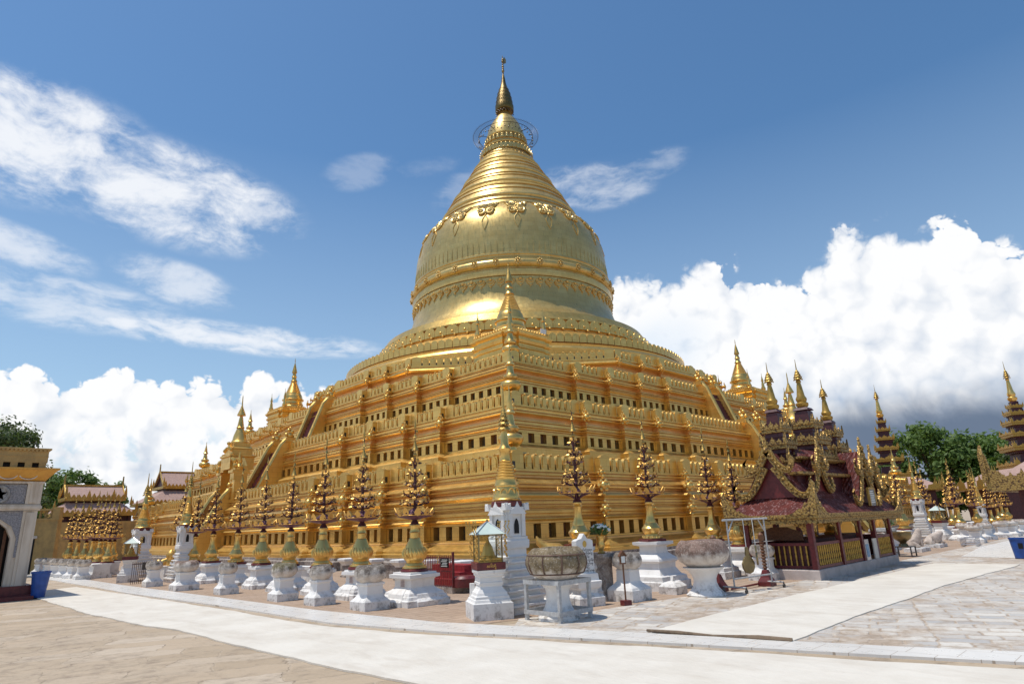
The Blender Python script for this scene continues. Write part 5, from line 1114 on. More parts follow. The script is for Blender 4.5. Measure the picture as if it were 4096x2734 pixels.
def gong(label, x, y, z, s, rz):
    t = thing('hanging_gong', label, 'gong', (x, y, z), rz); m = MB()
    m.prism([(-.30,.0),(-.28,.10),(-.17,.17),(-.07,.27),(-.03,.40),(.03,.40),(.07,.27),(.17,.17),(.28,.10),(.30,0),(.18,-.10),(0,-.135),(-.18,-.10)][::-1] if s < 0 else [(abs(s)*a, abs(s)*b) for a, b in [(.0,-.2),(.12,-.17),(.19,-.08),(.2,.02),(.13,.12),(.06,.18),(.035,.36),(-.035,.36),(-.06,.18),(-.13,.12),(-.2,.02),(-.19,-.08),(-.12,-.17)]], (0,0,0), (1,0,0), (0,0,1), (0,-1,0), .035); m.build('plate', 'bronze', t)
    m = MB(); m.tube([(0,0,.34*abs(s)),(0,0,1.5-z)], .008, 5); m.build('cord', 'petal_white', t)
gong('larger bronze gong hanging low on the white tubular frame', -25.35, -32.86, .55, 1.0, -.2); gong('smaller bronze gong hanging right of the larger one', -25.05, -32.93, .66, .75, .5)
def twist(label, x, y, h):
    t = thing('wooden_post', label, 'post', (x, y, 0)); m = MB(); m.sq([(.15,0),(.15,.1),(.1,.2),(.06,.34),(.05,.36)]); m.build('foot', 'maroon', t); m = MB()
    P = [(.045,.36)]
    for i in range(9): P += [(.032,.38+.07*i),(.055,.40+.07*i),(.055,.42+.07*i),(.03,.445+.07*i)]
    P += [(.05,1.0),(.07,1.06),(.065,1.14),(.0,1.2)]; m.lathe([(a, b) for a, b in P], 14); m.build('shaft', 'wood', t)
twist('turned wooden post in front of the bowl beside the pavilion', -24.35, -32.75, 1.2); twist('turned wooden post half hidden behind the very wide bowl', -25.75, -32.3, 1.2)
m = MB(); m.tube([(-.7,0,.06),(.7,0,.06)], .022, 6); o = m.build('wooden_bar', 'maroon'); o.location = (-25.05,-32.6,0); tag(o, 'dark red wooden bar lying between the two turned posts', 'bar')

# ---------------------------------------------------------------- red roofed pavilion with three spires
PX, PY = -19.7, -32.42
PV = thing('spired_pavilion', 'small open pavilion with red roofs, gilded gable boards and three tiered spires', 'pavilion', (PX, PY, 0))
hx, hy = 3.08, .93
m = MB(); m.rect([(hx,hy,0),(hx,hy,.22),(hx-.02,hy-.02,.245)]); m.build('stone_base', 'pavilion_base', PV)
xs = [-2.98,-1.2,.35,1.55,2.98]
for x in xs:
    for y in (-.83,.83): m = MB(); m.box(x-.065, x+.065, y-.065, y+.065, .24, 1.42); m.build('post', 'maroon', PV)
def balus(x0, y0, x1, y1):
    p = Vector((x0,y0,0)); q = Vector((x1,y1,0)); d = q-p; L = d.length; d.normalize(); nrm = Vector((d.y,-d.x,0)); t = MB(); n = max(3, int(L/.13)); r = MB()
    for z in (.29,.83): r.prism([(0,-.035),(L,-.035),(L,.035),(0,.035)], p+Vector((0,0,z)), d, (0,0,1), nrm, .07)
    r.prism([(0,.26),(L,.26),(L,.8),(0,.8)], p-nrm*.045, d, (0,0,1), nrm, .012, 1)
    o = r.build('railing', ['maroon', 'darkred'], PV)
    for k in range(n):
        c = p+d*(L*(k+.5)/n); t.lathe([(.024,.32),(.026,.42),(.016,.45),(.027,.5),(.027,.55),(.016,.6),(.027,.64),(.024,.8)], 8, (c.x,c.y,0))
    t.build('balusters', 'yellow_gold', o)
balus(-2.9,.83,-2.9,-.83); balus(-2.9,-.83,-1.27,-.83); balus(-1.13,-.83,.28,-.83); balus(1.62,-.83,2.9,-.83); balus(2.9,-.83,2.9,.83); balus(2.9,.83,-2.9,.83)
m = MB(); m.rect([(3.26,1.13,1.36),(3.30,1.17,1.38),(3.30,1.17,1.44),(3.36,1.23,1.46),(3.36,1.23,1.55),(3.30,1.17,1.56)])
for k in range(62):
    for y in (-1.18, 1.18): m.prism([(-.05,0),(.05,0),(.05,-.03),(0,-.06),(-.05,-.03)][::-1], (-3.25+6.5*k/61, y, 1.38), (1,0,0), (0,0,1), (0,-1,0), .02); m.ball((-3.25+6.5*k/61, y*1.03, 1.5), .028, 0, 5, 3)
for k in range(22):
    for x in (-3.31, 3.31): m.prism([(-.05,0),(.05,0),(.05,-.03),(0,-.06),(-.05,-.03)][::-1], (x, -1.1+2.2*k/21, 1.38), (0,1,0), (0,0,1), (1,0,0), .02); m.ball((x*1.012, -1.1+2.2*k/21, 1.5), .028, 0, 5, 3)
# bracket lace between the posts
for x in xs[:-1]:
    for y in (-.83,):
        for sg, xx in ((1, x+.07), (-1, xs[xs.index(x)+1]-.07)): m.prism([(0,0),(sg*.38,0),(sg*.28,-.1),(sg*.16,-.14),(sg*.1,-.28),(0,-.38)][::-sg], (xx,y,1.37), (1,0,0), (0,0,1), (0,-1,0), .03)
for sg, yy in ((1,-.76),(-1,.76)): m.prism([(0,0),(sg*.38,0),(sg*.28,-.1),(sg*.16,-.14),(sg*.1,-.28),(0,-.38)][::-sg], (-2.98,yy,1.37), (0,1,0), (0,0,1), (1,0,0), .03)
m.build('gilded_eave', 'gold_carved', PV)
m = MB(); m.rect([(3.32,1.19,1.555),(2.75,.72,2.0),(2.62,.6,2.12),(2.5,.55,2.13)]); m.build('skirt_roof', 'red_roof', PV)
m = MB(); m.rect([(2.55,.55,2.1),(2.55,.55,2.62)]); m.rect([(2.05,.40,2.7),(2.05,.40,3.05)]); m.build('upper_wall', 'darkred', PV)
m = MB(); m.rect([(2.75,.74,2.6),(2.3,.44,2.9),(2.1,.38,2.92)]); m.rect([(2.25,.6,3.02),(1.9,.3,3.28),(1.85,.25,3.3)]); m.build('upper_roof', 'red_roof', PV)
m = MB(); m.rect([(2.77,.76,2.54),(2.8,.79,2.56),(2.8,.79,2.62),(2.74,.73,2.625)]); m.rect([(2.27,.62,2.97),(2.3,.65,2.99),(2.3,.65,3.04),(2.24,.59,3.045)]); m.build('gilded_rim', 'gold_carved', PV)
# corner flames on the eave
for sx in (-1, 1):
    for sy in (-1, 1):
        m = MB(); fl = [(0,0),(.78,0),(.55,.06),(.42,.16),(.36,.12),(.26,.30),(.2,.26),(.10,.46),(.04,.62),(-.02,.46)]
        m.prism([(a*-sx, b) for a, b in fl][::1 if sx < 0 else -1], (sx*3.36,sy*1.21,1.54), (1,0,0), (0,0,1), (0,-1,0), .05); m.prism([(a*-sy, b) for a, b in fl][::1 if sy < 0 else -1], (sx*3.36,sy*1.21,1.54), (0,1,0), (0,0,1), (1,0,0), .05)
        for i in range(5): m.ball((sx*(3.37-.1*i), sy*1.235, 1.62+.08*(4-i)*.6), .03, 0, 6, 4); m.ball((sx*3.385, sy*(1.22-.09*i), 1.62+.08*(4-i)*.6), .03, 0, 6, 4)
        m.build('corner_flame', 'gold_carved', PV)
def curve_pts(P, n=6):
    out = []
    for i in range(len(P)-1):
        p0, p1, p2, p3 = P[max(i-1,0)], P[i], P[i+1], P[min(i+2,len(P)-1)]
        for k in range(n):
            t = k/n; out.append(tuple(.5*((2*p1[j])+(-p0[j]+p2[j])*t+(2*p0[j]-5*p1[j]+4*p2[j]-p3[j])*t*t+(-p0[j]+3*p1[j]-3*p2[j]+p3[j])*t**3) for j in (0,1)))
    return out+[P[-1]]
def gable(cx_, cy_, zf, w, h, eu, en, depth, nm='gable'):
    """dark gable wall, red roof slopes running back, and two tiers of curling gilded boards"""
    eu, en = Vector(eu), Vector(en); o = Vector((cx_, cy_, zf))
    m = MB(); m.prism([(-w*.72,0),(w*.72,0),(w*.34,h*.55),(.06,h*.93),(-.06,h*.93),(-w*.34,h*.55)], o-en*.12, eu, (0,0,1), en, .05); gw = m.build('gable_wall', 'maroon', PV)
    m = MB()
    for sg in (-1, 1):
        pr = [(sg*.04,h*.96),(sg*w*.36,h*.55),(sg*w*.74,h*.08),(sg*w*.80,h*.0)]
        A = [o+eu*u+Vector((0,0,v)) for u, v in pr]; B = [p-en*depth for p in A]; k = len(A)
        T = [p+Vector((0,0,-.05)) for p in A]; TB = [p+Vector((0,0,-.05)) for p in B]
        vs = [tuple(p) for p in A+B+T+TB]; fs = []
        for i in range(k-1): fs += [(i,i+1,k+i+1,k+i), (2*k+i,3*k+i,3*k+i+1,2*k+i+1), (i,2*k+i,2*k+i+1,i+1)]
        m.add(vs, fs, 0)
    m.build('gable_roof', 'red_roof', gw)
    m = MB()
    for sg in (-1, 1):
        up = curve_pts([(sg*.0,h*1.04),(sg*w*.10,h*.88),(sg*w*.24,h*.70),(sg*w*.40,h*.58),(sg*w*.52,h*.58),(sg*w*.60,h*.68)]); lo = curve_pts([(sg*w*.13,h*.66),(sg*w*.28,h*.46),(sg*w*.45,h*.24),(sg*w*.66,h*.06),(sg*w*.86,h*.03),(sg*w*1.0,h*.16)])
        for q, ln in ((.03, up), (0, lo)):
            n = len(ln); m.ribbon(ln, [.22*(1-.45*(i/n)) for i in range(n)], o+en*q, eu, (0,0,1), en, .07, 0)
            m.tube([o+en*(q+.035)+eu*a+Vector((0,0,b+.10*(1-.45*i/n))) for i, (a, b) in enumerate(ln)], .014, 5, 1)
            for i in range(2, n, 3): m.ball(o+en*(q+.045)+eu*ln[i][0]+Vector((0,0,ln[i][1])), .045, 0, 6, 4)
            e = ln[-1]; m.prism([(-.07,-.04),(.05,-.05),(.10*sg,.12),(.02,.22),(-.05,.10)][::sg], o+en*q+eu*e[0]+Vector((0,0,e[1])), eu, (0,0,1), en, .05, 0)
    m.prism([(-.10,0),(.10,0),(.13,.12),(.06,.22),(.05,.34),(0,.52),(-.05,.34),(-.06,.22),(-.13,.12)], o+en*.03+Vector((0,0,h*.9)), eu, (0,0,1), en, .06, 0); m.ball(o+en*.06+Vector((0,0,h*1.02)), .08, 0, 8, 5)
    m.build('gilded_boards', ['gold_carved', 'yellow_gold'], gw)
gable(-2.92,0,1.98,1.0,1.22,(0,-1,0),(-1,0,0),2.2); gable(2.92,0,1.98,1.0,1.22,(0,1,0),(1,0,0),2.2)
gable(-1.65,-.80,2.12,.72,1.05,(1,0,0),(0,-1,0),.9); gable(1.05,-1.02,1.72,1.05,1.62,(1,0,0),(0,-1,0),1.1); gable(2.55,-.80,2.12,.70,1.05,(1,0,0),(0,-1,0),.9)
gable(-.3,.85,2.0,1.0,1.3,(-1,0,0),(0,1,0),1.0)
m = MB(); m.box(-.22,.22,-.02,.02,0,.42); m.box(-.26,.26,-.01,.03,-.04,0); o = m.build('name_board', 'grey_stone', PV, (1.05,-1.12,1.75)); q = MB()
for i in range(6): q.box(-.17+.02*(i % 2),.16-.03*(i % 3),-.026,-.021,.05+.06*i,.075+.06*i)
q.build('inscription', 'petal_white', o); fr = MB()
for s_ in (-1, 1): fr.box(s_*.25-.03, s_*.25+.03, -.035, .03, -.04, .46)
fr.box(-.22,.22,-.035,.03,.42,.48); fr.build('frame', 'gold_dull', o)
def antefix(mb, c, eu, en, w, h): mb.prism([(-w/2,0),(w/2,0),(w*.42,h*.5),(w*.15,h*.6),(0,h),(-w*.15,h*.6),(-w*.42,h*.5)], c, eu, (0,0,1), en, .03)
def pyatthat(parent, x, y, tiers, fin, gmat='gold_carved', nm='spire'):
    """tiers of (half width, z of rim, wall height above); fin = finial (z, radius scale, height)"""
    w = MB(); g = MB()
    for i, (hw, z, wh) in enumerate(tiers):
        w.sq([(hw*.80,z-wh*.5),(hw*.72,z),(hw*.6,z+.02),(hw*.52,z+wh)], (x,y,0))
        rt = .05+hw*.10; g.sq([(hw*.92,z-rt*1.3),(hw*.98,z-rt*1.2),(hw*.98,z-.02),(hw*1.05,z),(hw*1.05,z+rt*.6),(hw*.9,z+rt*.65)], (x,y,0))
        for k in range(4):
            c, s = (1,0,-1,0)[k], (0,1,0,-1)[k]; ex, ey = Vector((c,s,0)), Vector((-s,c,0)); b = Vector((x,y,z+.04))
            antefix(g, b+ex*hw*.98, ey, ex, hw*.5, wh*.42); 
            for sg in (-1, 1): antefix(g, b+ex*hw*.98+ey*hw*.5*sg, ey, ex, hw*.4, wh*.28); antefix(g, b+ex*hw*1.0+ey*hw*.92*sg, ey, ex, hw*.2, wh*.6)
            for sg in (-.6, 0, .6): antefix(g, b+ex*hw*.98+ey*hw*sg+Vector((0,0,-.11)), ey, ex, hw*.3, -.12) if False else None
    z, s, h = fin; w.sq([(tiers[-1][0]*.5,z-.2),(tiers[-1][0]*.42,z-.12),(tiers[-1][0]*.62,z-.10),(tiers[-1][0]*.5,z-.03),(tiers[-1][0]*.3,z)], (x,y,0))
    o = w.build(nm, 'darkred', parent); g.build('gilded_rims', gmat, o)
    f = MB(); f.lathe([(.10*s,0),(.15*s,.04*h),(.16*s,.09*h),(.11*s,.12*h),(.13*s,.15*h),(.14*s,.19*h),(.10*s,.25*h),(.065*s,.45*h),(.05*s,.52*h),(.07*s,.54*h),(.05*s,.58*h)], 12, (x,y,z-.02)); f.build('finial', 'gold_bright' if gmat != 'gold_carved' else 'yellow_gold', o)
    u = MB()
    for i, (r, q) in enumerate(((.11,.58),(.10,.63),(.075,.68),(.05,.73))):
        u.lathe([(r*s,q*h),(r*s*.9,q*h+.03),(r*s*.4,q*h+.05*h)], 10, (x,y,z)); [u.ball((x+r*s*math.cos(2*PI*k/8), y+r*s*math.sin(2*PI*k/8), z+q*h-.01), .018*s, 0, 5, 3) for k in range(8)]
    u.lathe([(.02*s,.55*h),(.015*s,.8*h),(.006,1.0*h)], 6, (x,y,z)); u.build('umbrella', 'gold_dull', o)
pyatthat(PV, -2.12, 0, [(.40,2.9,.55),(.36,3.38,.45),(.30,3.82,.45)], (4.40,1.1,1.35)); pyatthat(PV, .0, 0, [(.55,3.08,.55),(.48,3.62,.5),(.37,4.10,.42)], (4.66,1.15,1.5)); pyatthat(PV, 1.85, 0, [(.40,3.0,.5),(.36,3.48,.45),(.30,3.95,.4)], (4.42,1.1,1.35))
# low gilded screen roof inside plus altar seen through the posts
m = MB(); m.rect([(2.0,.25,.24),(2.0,.25,.9),(1.9,.2,.95)]); m.build('inner_altar', 'darkred', PV)
m = MB(); m.prism([(-.6,0),(.6,0),(.55,.22),(.35,.28),(.2,.34),(-.2,.34),(-.35,.28),(-.55,.22)], (-2.2,.3,.9), (0,1,0), (0,0,1), (1,0,0), .08); m.build('altar_board', 'wood', PV)
bouquet('vase of greenery standing on the altar inside the pavilion', PX-.9, PY-.1, .95, .9, 4, 9)
m = MB(); m.lathe([(.2,0),(.22,.05),(.15,.1),(.2,.22),(.21,.32),(.16,.4),(.2,.45)], 16); o = m.build('gold_bowl', 'gold_bright'); o.location = (PX+.6,PY,.95); tag(o, 'gold offering bowl on the altar inside the pavilion', 'bowl')
for i, (x, c, lab) in enumerate(((.55,'steel','steel framed display panel leaning in the doorway of the pavilion, left one'),(1.25,'white_trim','white panel leaning in the doorway of the pavilion, right one'))):
    m = MB(); m.box(-.16,.16,-.015,.015,0,.55); o = m.build('display_panel', c); o.location = (PX+x,PY-.9,.25); tag(o, lab, 'panel')
    if i == 0: m = MB(); m.box(-.10,.10,-.022,-.016,.08,.42); m.build('picture', 'sky_blue', o)

# ---------------------------------------------------------------- gateway building at the left edge
GX, GY = -35.9, -14.95
t = thing('gate_building', 'whitewashed gate building with an orange cornice and pointed doorway at the left edge', 'building', (GX, GY, 0))
m = MB(); m.box(-6,.35,-.35,4,0,.12); m.box(-6,.18,-.18,4,.12,.38); m.build('plinth', 'maroon', t)
m = MB()
# front wall with a pointed opening
ol = [(-3.6,.38),(-1.55,.38),(-1.55,1.75),(-1.42,2.05),(-1.12,2.3),(-1.05,2.4),(-.98,2.3),(-.70,2.05),(-.55,1.75),(-.55,.38),(0,.38),(0,3.42),(-3.6,3.42)]
m.prism(ol, (0,.15,0), (1,0,0), (0,0,1), (0,-1,0), .3); m.box(-.3,0,.3,4,.38,3.42); m.build('wall', 'whitewash', t)
m = MB(); m.box(-.36,-.0,-.07,.0,.38,2.56); m.box(-.28,-.08,-.11,-.07,.38,2.5); m.box(-.36,0.03,-.10,0,2.76,3.42); m.box(-.27,-.09,-.13,-.10,2.8,3.38); m.box(-3.6,.05,-.12,0,2.57,2.75); m.box(-3.6,.08,-.15,0,2.62,2.70); m.box(0,.05,0,4,2.57,2.75); m.box(-3.6,.06,-.13,0,3.38,3.44)
m.build('pilasters', 'whitewash', t)
m = MB(); m.prism([(-1.7,1.75),(-1.52,2.1),(-1.05,2.44),(-.58,2.1),(-.42,1.75),(-.42,1.2),(-.36,1.2),(-.36,2.56),(-2.2,2.56),(-2.2,1.75)], (0,-.02,0), (1,0,0), (0,0,1), (0,-1,0), .05); m.box(-2.4,-.37,-.05,0,2.78,3.36); m.build('stucco_panel', 'grey_stucco', t)
m = MB(); m.x = Matrix.Translation((-1.02,-.05,3.05)) @ Matrix.Rotation(PI/2, 4, 'X')
m.lathe([(.20,0),(.26,0),(.27,.03),(.26,.06),(.20,.06),(.19,.03)], 28); m.x = Matrix()
m.prism([((.2 if k % 2 == 0 else .09)*math.sin(PI*k/5), (.2 if k % 2 == 0 else .09)*math.cos(PI*k/5)) for k in range(10)], (-1.02,-.06,3.05), (1,0,0), (0,0,1), (0,-1,0), .04); m.build('roundel', 'grey_stone', t)
m = MB(); m.add([(-6,-.05,3.44),(.05,-.05,3.44),(.32,-.40,3.78),(-6,-.40,3.78),(.05,4,3.44),(.32,4,3.78)], [(0,1,2,3),(1,4,5,2)]); m.box(-6,.36,-.44,4,3.78,3.84); m.build('cornice', 'orange_paint', t)
m = MB()
for k in range(5):
    a0 = -2.4+.5*k; m.tube([(a0+.22*math.cos(PI+PI*i/8), -.05-.27*(.55+.22*math.sin(PI+PI*i/8)) -.02, 3.44+.34*(.55+.45*math.sin(PI+PI*i/8)*.8)) for i in range(9)], .018, 5)
m.build('garlands', 'white_trim', t)
m = MB(); m.box(-6,.04,-.12,3.8,4.02,4.42); m.box(-6,.10,-.18,3.86,4.42,4.47); m.box(-6,.05,-.13,3.8,4.2,4.23)
for k in range(8): m.box(-2.6+.36*k-.09, -2.6+.36*k+.09, -.12,.0,3.84,4.02)
for k in range(26): m.box(-2.6+.105*k-.03, -2.6+.105*k+.03, -.17,-.12,4.37,4.42)
m.build('parapet', 'yellow_paint', t)
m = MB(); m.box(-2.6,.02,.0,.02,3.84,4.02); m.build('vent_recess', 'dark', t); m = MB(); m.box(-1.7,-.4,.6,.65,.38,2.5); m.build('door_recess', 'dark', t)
m = MB()
for k in range(4): m.box(-1.5+.27*k, -1.42+.27*k, .45,.5,.38,1.7+.1*k); 
m.build('door_bars', 'wood', t)
def bin_(label, x, y, s, rz=0):
    t = thing('litter_bin', label, 'bin', (x, y, 0), rz, 'blue litter bins'); m = MB(); m.lathe([(.17,.02),(.235,.70),(.255,.70),(.255,.75),(.235,.75),(.225,.70),(.16,.06)], 22); m.v = [(a*s, b*s, c*s) for a, b, c in m.v]; m.build('bucket', 'blue_plastic', t)
    m = MB(); m.lathe([(.18*s,0),(.18*s,.03*s)], 16); m.build('foot', 'dark', t); return t
bin_('round blue plastic litter bin beside the plinth of the left gate building', -35.6, -15.35, 1.02)
t = bin_('square blue litter bin in front of the dark red post at the right edge', -14.3, -36.0, .82); m = MB(); m.box(-.06,.06,-.012,.012,.3,.46); m.build('patch', 'dark', t, (-.155,-.085,0), -1.05)
m = MB(); m.box(-1.35,.25,0,.6,0,.10); o = m.build('stone_step', 'maroon'); o.location = (-36.0,-15.7,0); tag(o, 'dark red step in front of the left gate building', 'step')

# ---------------------------------------------------------------- yellow wall, halls with pink roofs
t = thing('yellow_wall', 'stained yellow wall with a balustrade top and dark doorway behind the left gate building', 'wall', (-33.2,3.0,0), -.52)
m = MB(); m.box(-5,.75,0,.5,0,2.75); m.box(-5,.8,-.06,.55,2.75,2.85); m.box(-5,.75,0,.4,3.25,3.35); m.box(.45,.78,-.03,.42,2.85,3.42)
for k in range(20): m.lathe([(.05,2.85),(.08,2.98),(.05,3.12),(.07,3.25)], 8, (-4.8+.27*k,.2,0))
m.build('wall', 'yellow_paint', t); m = MB(); m.box(-.75,-.2,-.03,.05,.05,1.8); m.build('doorway', 'dark', t); m = MB(); m.box(-.85,-.1,-.08,.0,1.82,1.95); m.build('lintel', 'white_trim', t)
def hall(label, x, y, rz, L, Wd, tiers, name='pink_roofed_hall', front=True):
    """tiers: (half length, half width, eave z, ridge z) from bottom to top"""
    t = thing(name, label, 'hall', (x, y, 0), rz); w = MB(); g = MB(); r = MB()
    for i, (hl, hw, ez, rz_) in enumerate(tiers):
        z0 = 0 if i == 0 else tiers[i-1][3]-(tiers[i-1][3]-tiers[i-1][2])*.35
        w.box(-hl+.35, hl-.35, -hw+.35, hw-.35, z0, ez+.05); inner = (hl, hw*.12, rz_) if i == len(tiers)-1 else (tiers[i+1][0]-.2, tiers[i+1][1]-.2, rz_)
        ex = hl if i == len(tiers)-1 else inner[0]
        for sg in (-1, 1): r.add([(-hl,sg*hw,ez),(hl,sg*hw,ez),(ex,sg*inner[1] if i < len(tiers)-1 else 0,rz_),(-ex,sg*inner[1] if i < len(tiers)-1 else 0,rz_)], [(0,1,2,3) if sg < 0 else (3,2,1,0)])
        if i < len(tiers)-1:
            for sg in (-1, 1): r.add([(sg*hl,-hw,ez),(sg*hl,hw,ez),(sg*ex,inner[1],rz_),(sg*ex,-inner[1],rz_)], [(0,1,2,3) if sg > 0 else (3,2,1,0)])
        else:
            for sg in (-1, 1): w.add([(sg*(hl-.2),-hw*.92,ez),(sg*(hl-.2),hw*.92,ez),(sg*(hl-.2),0,rz_-.1)], [(0,1,2) if sg > 0 else (2,1,0)])
            for sg in (-1, 1): g.ribbon([(-hw*1.08,ez-.12),(-hw*.55,ez+(rz_-ez)*.42),(0,rz_+.12),(hw*.55,ez+(rz_-ez)*.42),(hw*1.08,ez-.12)], .22, (sg*hl,0,0), (0,1,0), (0,0,1), (1,0,0), .08); g.prism([(-.1,0),(.1,0),(.08,.4),(0,.85),(-.08,.4)], (sg*hl,0,rz_), (0,1,0), (0,0,1), (1,0,0), .1)
            g.box(-hl, hl, -.06, .06, rz_, rz_+.14)
        for sg in (-1, 1):
            g.box(-hl, hl, sg*hw-.05, sg*hw+.05, ez-.26, ez+.03); n = max(3, int(hl*2/.34))
            for k in range(n):
                u = -hl+2*hl*(k+.5)/n; big = 1+1.6*max(0, math.cos((k+.5)/n*2*PI*2.5))**3; g.prism([(-.17,0),(.17,0),(.1,.12*big),(0,.26*big),(-.1,.12*big)], (u,sg*(hw+.03),ez), (1,0,0), (0,0,1), (0,1,0), .05)
        for sg in (-1, 1):
            g.box(sg*hl-.05, sg*hl+.05, -hw, hw, ez-.24, ez+.02)
            for sy in (-1, 1): g.prism([(-.12,0),(.12,0),(.08,.5),(0,.95),(-.08,.5)], (sg*hl,sy*hw,ez), (1,0,0), (0,0,1), (0,1,0), .1)
    for k in range(7):
        hl, hw, ez, _ = tiers[0]; w.box(-hl+.35+(2*hl-.7)*k/6-.12, -hl+.35+(2*hl-.7)*k/6+.12, -hw+.2, -hw+.38, 0, ez)
    w.build('walls', ['darkred' if name != 'yellow_hall' else 'yellow_paint'], t); r.build('roof', 'pink_roof', t); g.build('gilded_trim', 'gold_dull', t); return t
hall('hall with two pale pink roof tiers behind the far left flower trees', -27.4, 22.0, 0.0, 0, 0, [(2.8,2.0,3.7,4.5),(2.05,1.35,4.9,5.85)], 'pink_roofed_hall')
m = MB(); m.box(-2.6,2.9,0,.4,0,3.0); m.box(2.0,2.3,-.03,.06,.3,2.6); o = m.build('yellow_wall', 'yellow_paint'); o.location = (-27.4,19.0,0); tag(o, 'yellow wall under the long pink roofed hall at the far left', 'wall')
hall('taller pink roofed hall with a gabled top, just left of the golden terraces', -16.0, 33.2, 0.0, 0, 0, [(5.2,3.0,5.0,6.2),(3.6,1.8,6.6,8.1)], 'pink_roofed_hall')

# ---------------------------------------------------------------- far right: tall tiered spires, hall, eave of the near hall
def spire_hall(label, x, y, rz, base, tiers, fin):
    t = thing('tiered_spire_hall', label, 'hall', (x, y, 0), rz); hw, z = base
    m = MB(); m.rect([(hw,hw,0),(hw,hw,z)]); m.build('walls', 'darkred', t)
    m = MB(); m.rect([(hw+.7,hw+.7,z-.4),(hw*.62,hw*.62,z+.75)]); m.build('roof', 'pink_roof', t)
    g = MB(); g.sq([(hw+.66,z-.55),(hw+.72,z-.5),(hw+.72,z-.38),(hw+.5,z-.36)])
    for k in range(4):
        c, s = (1,0,-1,0)[k], (0,1,0,-1)[k]; ex, ey = Vector((c,s,0)), Vector((-s,c,0))
        for u in (-1, -.5, 0, .5, 1): antefix(g, ex*(hw+.7)+ey*hw*u+Vector((0,0,z-.4)), ey, ex, hw*.4, .6+.5*(1-abs(u)))
        for sg in (-1, 1): antefix(g, ex*(hw+.7)+ey*(hw+.6)*sg+Vector((0,0,z-.4)), ey, ex, .35, 1.3)
    g.build('gilded_eave', 'yellow_gold', t); pyatthat(t, 0, 0, tiers, fin, 'yellow_gold'); return t
spire_hall('slim hall spire of five gilded tiers rising right of the pavilion against the dark cloud', 29.2, -20.9, .3, (3.0,3.6), [(1.45,4.6,.85),(1.22,6.1,.8),(1.0,7.15,.75),(.82,8.1,.7),(.62,8.95,.65),(.42,9.75,.4)], (10.2,2.1,3.3))
spire_hall('bulkier tiered gilded spire at the right edge of the photo, above a pink roof', 18.4, -32.7, .55, (3.2,3.2), [(1.4,4.2,.8),(1.18,5.4,.75),(.96,6.35,.65),(.78,7.15,.6),(.6,7.85,.5),(.40,8.35,.35)], (8.75,1.9,3.0))
# near hall whose eave corner and red post show at the right edge
t = thing('open_hall', 'open hall with a gilded flame eave and dark red post at the right edge', 'hall', (-12.6,-36.25,0))
m = MB(); m.box(-.13,.13,-.13,.13,0,2.15); m.box(2.5,2.76,-.13,.13,0,2.15); m.box(2.5,2.76,-3.2,-2.94,0,2.15); m.build('post', 'darkred', t)
m = MB(); m.box(-.95,4,-.1,.75,2.12,2.34); m.box(-.9,4,.66,.76,2.02,2.14); m.box(-1.0,-.9,-4,.8,2.02,2.36)
for k in range(16): antefix(m, Vector((-.93+.3*k,.78,2.33)), Vector((1,0,0)), Vector((0,1,0)), .34, .26+.10*(k % 2)); 
for k in range(15): antefix(m, Vector((-.97,.7-.3*k,2.33)), Vector((0,1,0)), Vector((1,0,0)), .34, .26+.10*(k % 2))
m.prism([(-.3,0),(.9,0),(.55,.12),(.3,.16),(.1,.36),(-.04,.40),(-.10,.85),(-.24,1.2),(-.30,.9),(-.30,.4)], (-.75,.74,2.3), (1,0,0), (0,0,1), (0,1,0), .08); m.prism([(-.3,0),(.9,0),(.55,.12),(.3,.16),(.1,.36),(-.04,.40),(-.10,.85),(-.24,1.15),(-.30,.9),(-.30,.4)], (-.95,.55,2.3), (0,-1,0), (0,0,1), (1,0,0), .08); m.build('gilded_eave', 'gold_carved', t)
m = MB(); m.rect([(2.6,2.4,2.34),(1.2,.9,3.3)], (1.7,-1.7,0)); m.build('roof', 'pink_roof', t)

# flower trees, posts and small things far back on the right
GQ = 'gold flower trees far back on the right'
for i, (x, y, h, s) in enumerate([(-2.2,-29.7,.55,1.12),(2.0,-30.9,.6,.85),(-1.2,-31.9,.55,1.0),(3.7,-31.7,.55,.88),(4.6,-32.2,.55,.78),(8.3,-31.9,.6,.8),(9.9,-32.1,.6,.8),(3.5,-29.5,.6,1.0),(7.5,-30,.6,1.1),(11.5,-30.4,.6,1.0),(14,-31.2,.6,1.0),(6.4,-28.6,.6,1.15)]):
    dup(ptype[(0,1,3)[i % 3]], (x, y, h), i*.7, 'gold flower tree %s' % ('just left of the far right tower', 'standing behind the far right glass shrine', 'immediately right of the far right glass shrine', 'small, right of the smaller far tower', 'smallest, in front of the smaller far tower', 'shorter, in the right edge group, nearer one', 'shorter, in the right edge group, farther one', 'in the back line behind the far right tower', 'in the back line, tallest on the right', 'in the back line, near the red post', 'farthest in the back line on the right', 'in the rearmost line under the green trees')[i], GQ, s)
    if i < 7: pedestal('white flower tree pedestal far back on the right, %s' % ('left of the far tower', 'behind the glass shrine', 'right of the glass shrine', 'right of the smaller tower', 'before the smaller tower', 'nearer one of the edge group', 'farther one of the edge group')[i], x, y, h, .95, 120+i, 'white pedestals far back on the right', False)
m = MB(); m.rect([(5.2,.35,0),(5.2,.35,.15),(5.1,.28,.2),(5.1,.28,.52),(5.2,.34,.6)]); o = m.build('long_plinth', 'plaster'); o.location = (9,-30,0); tag(o, 'long white plinth under the back line of flower trees on the right', 'plinth')
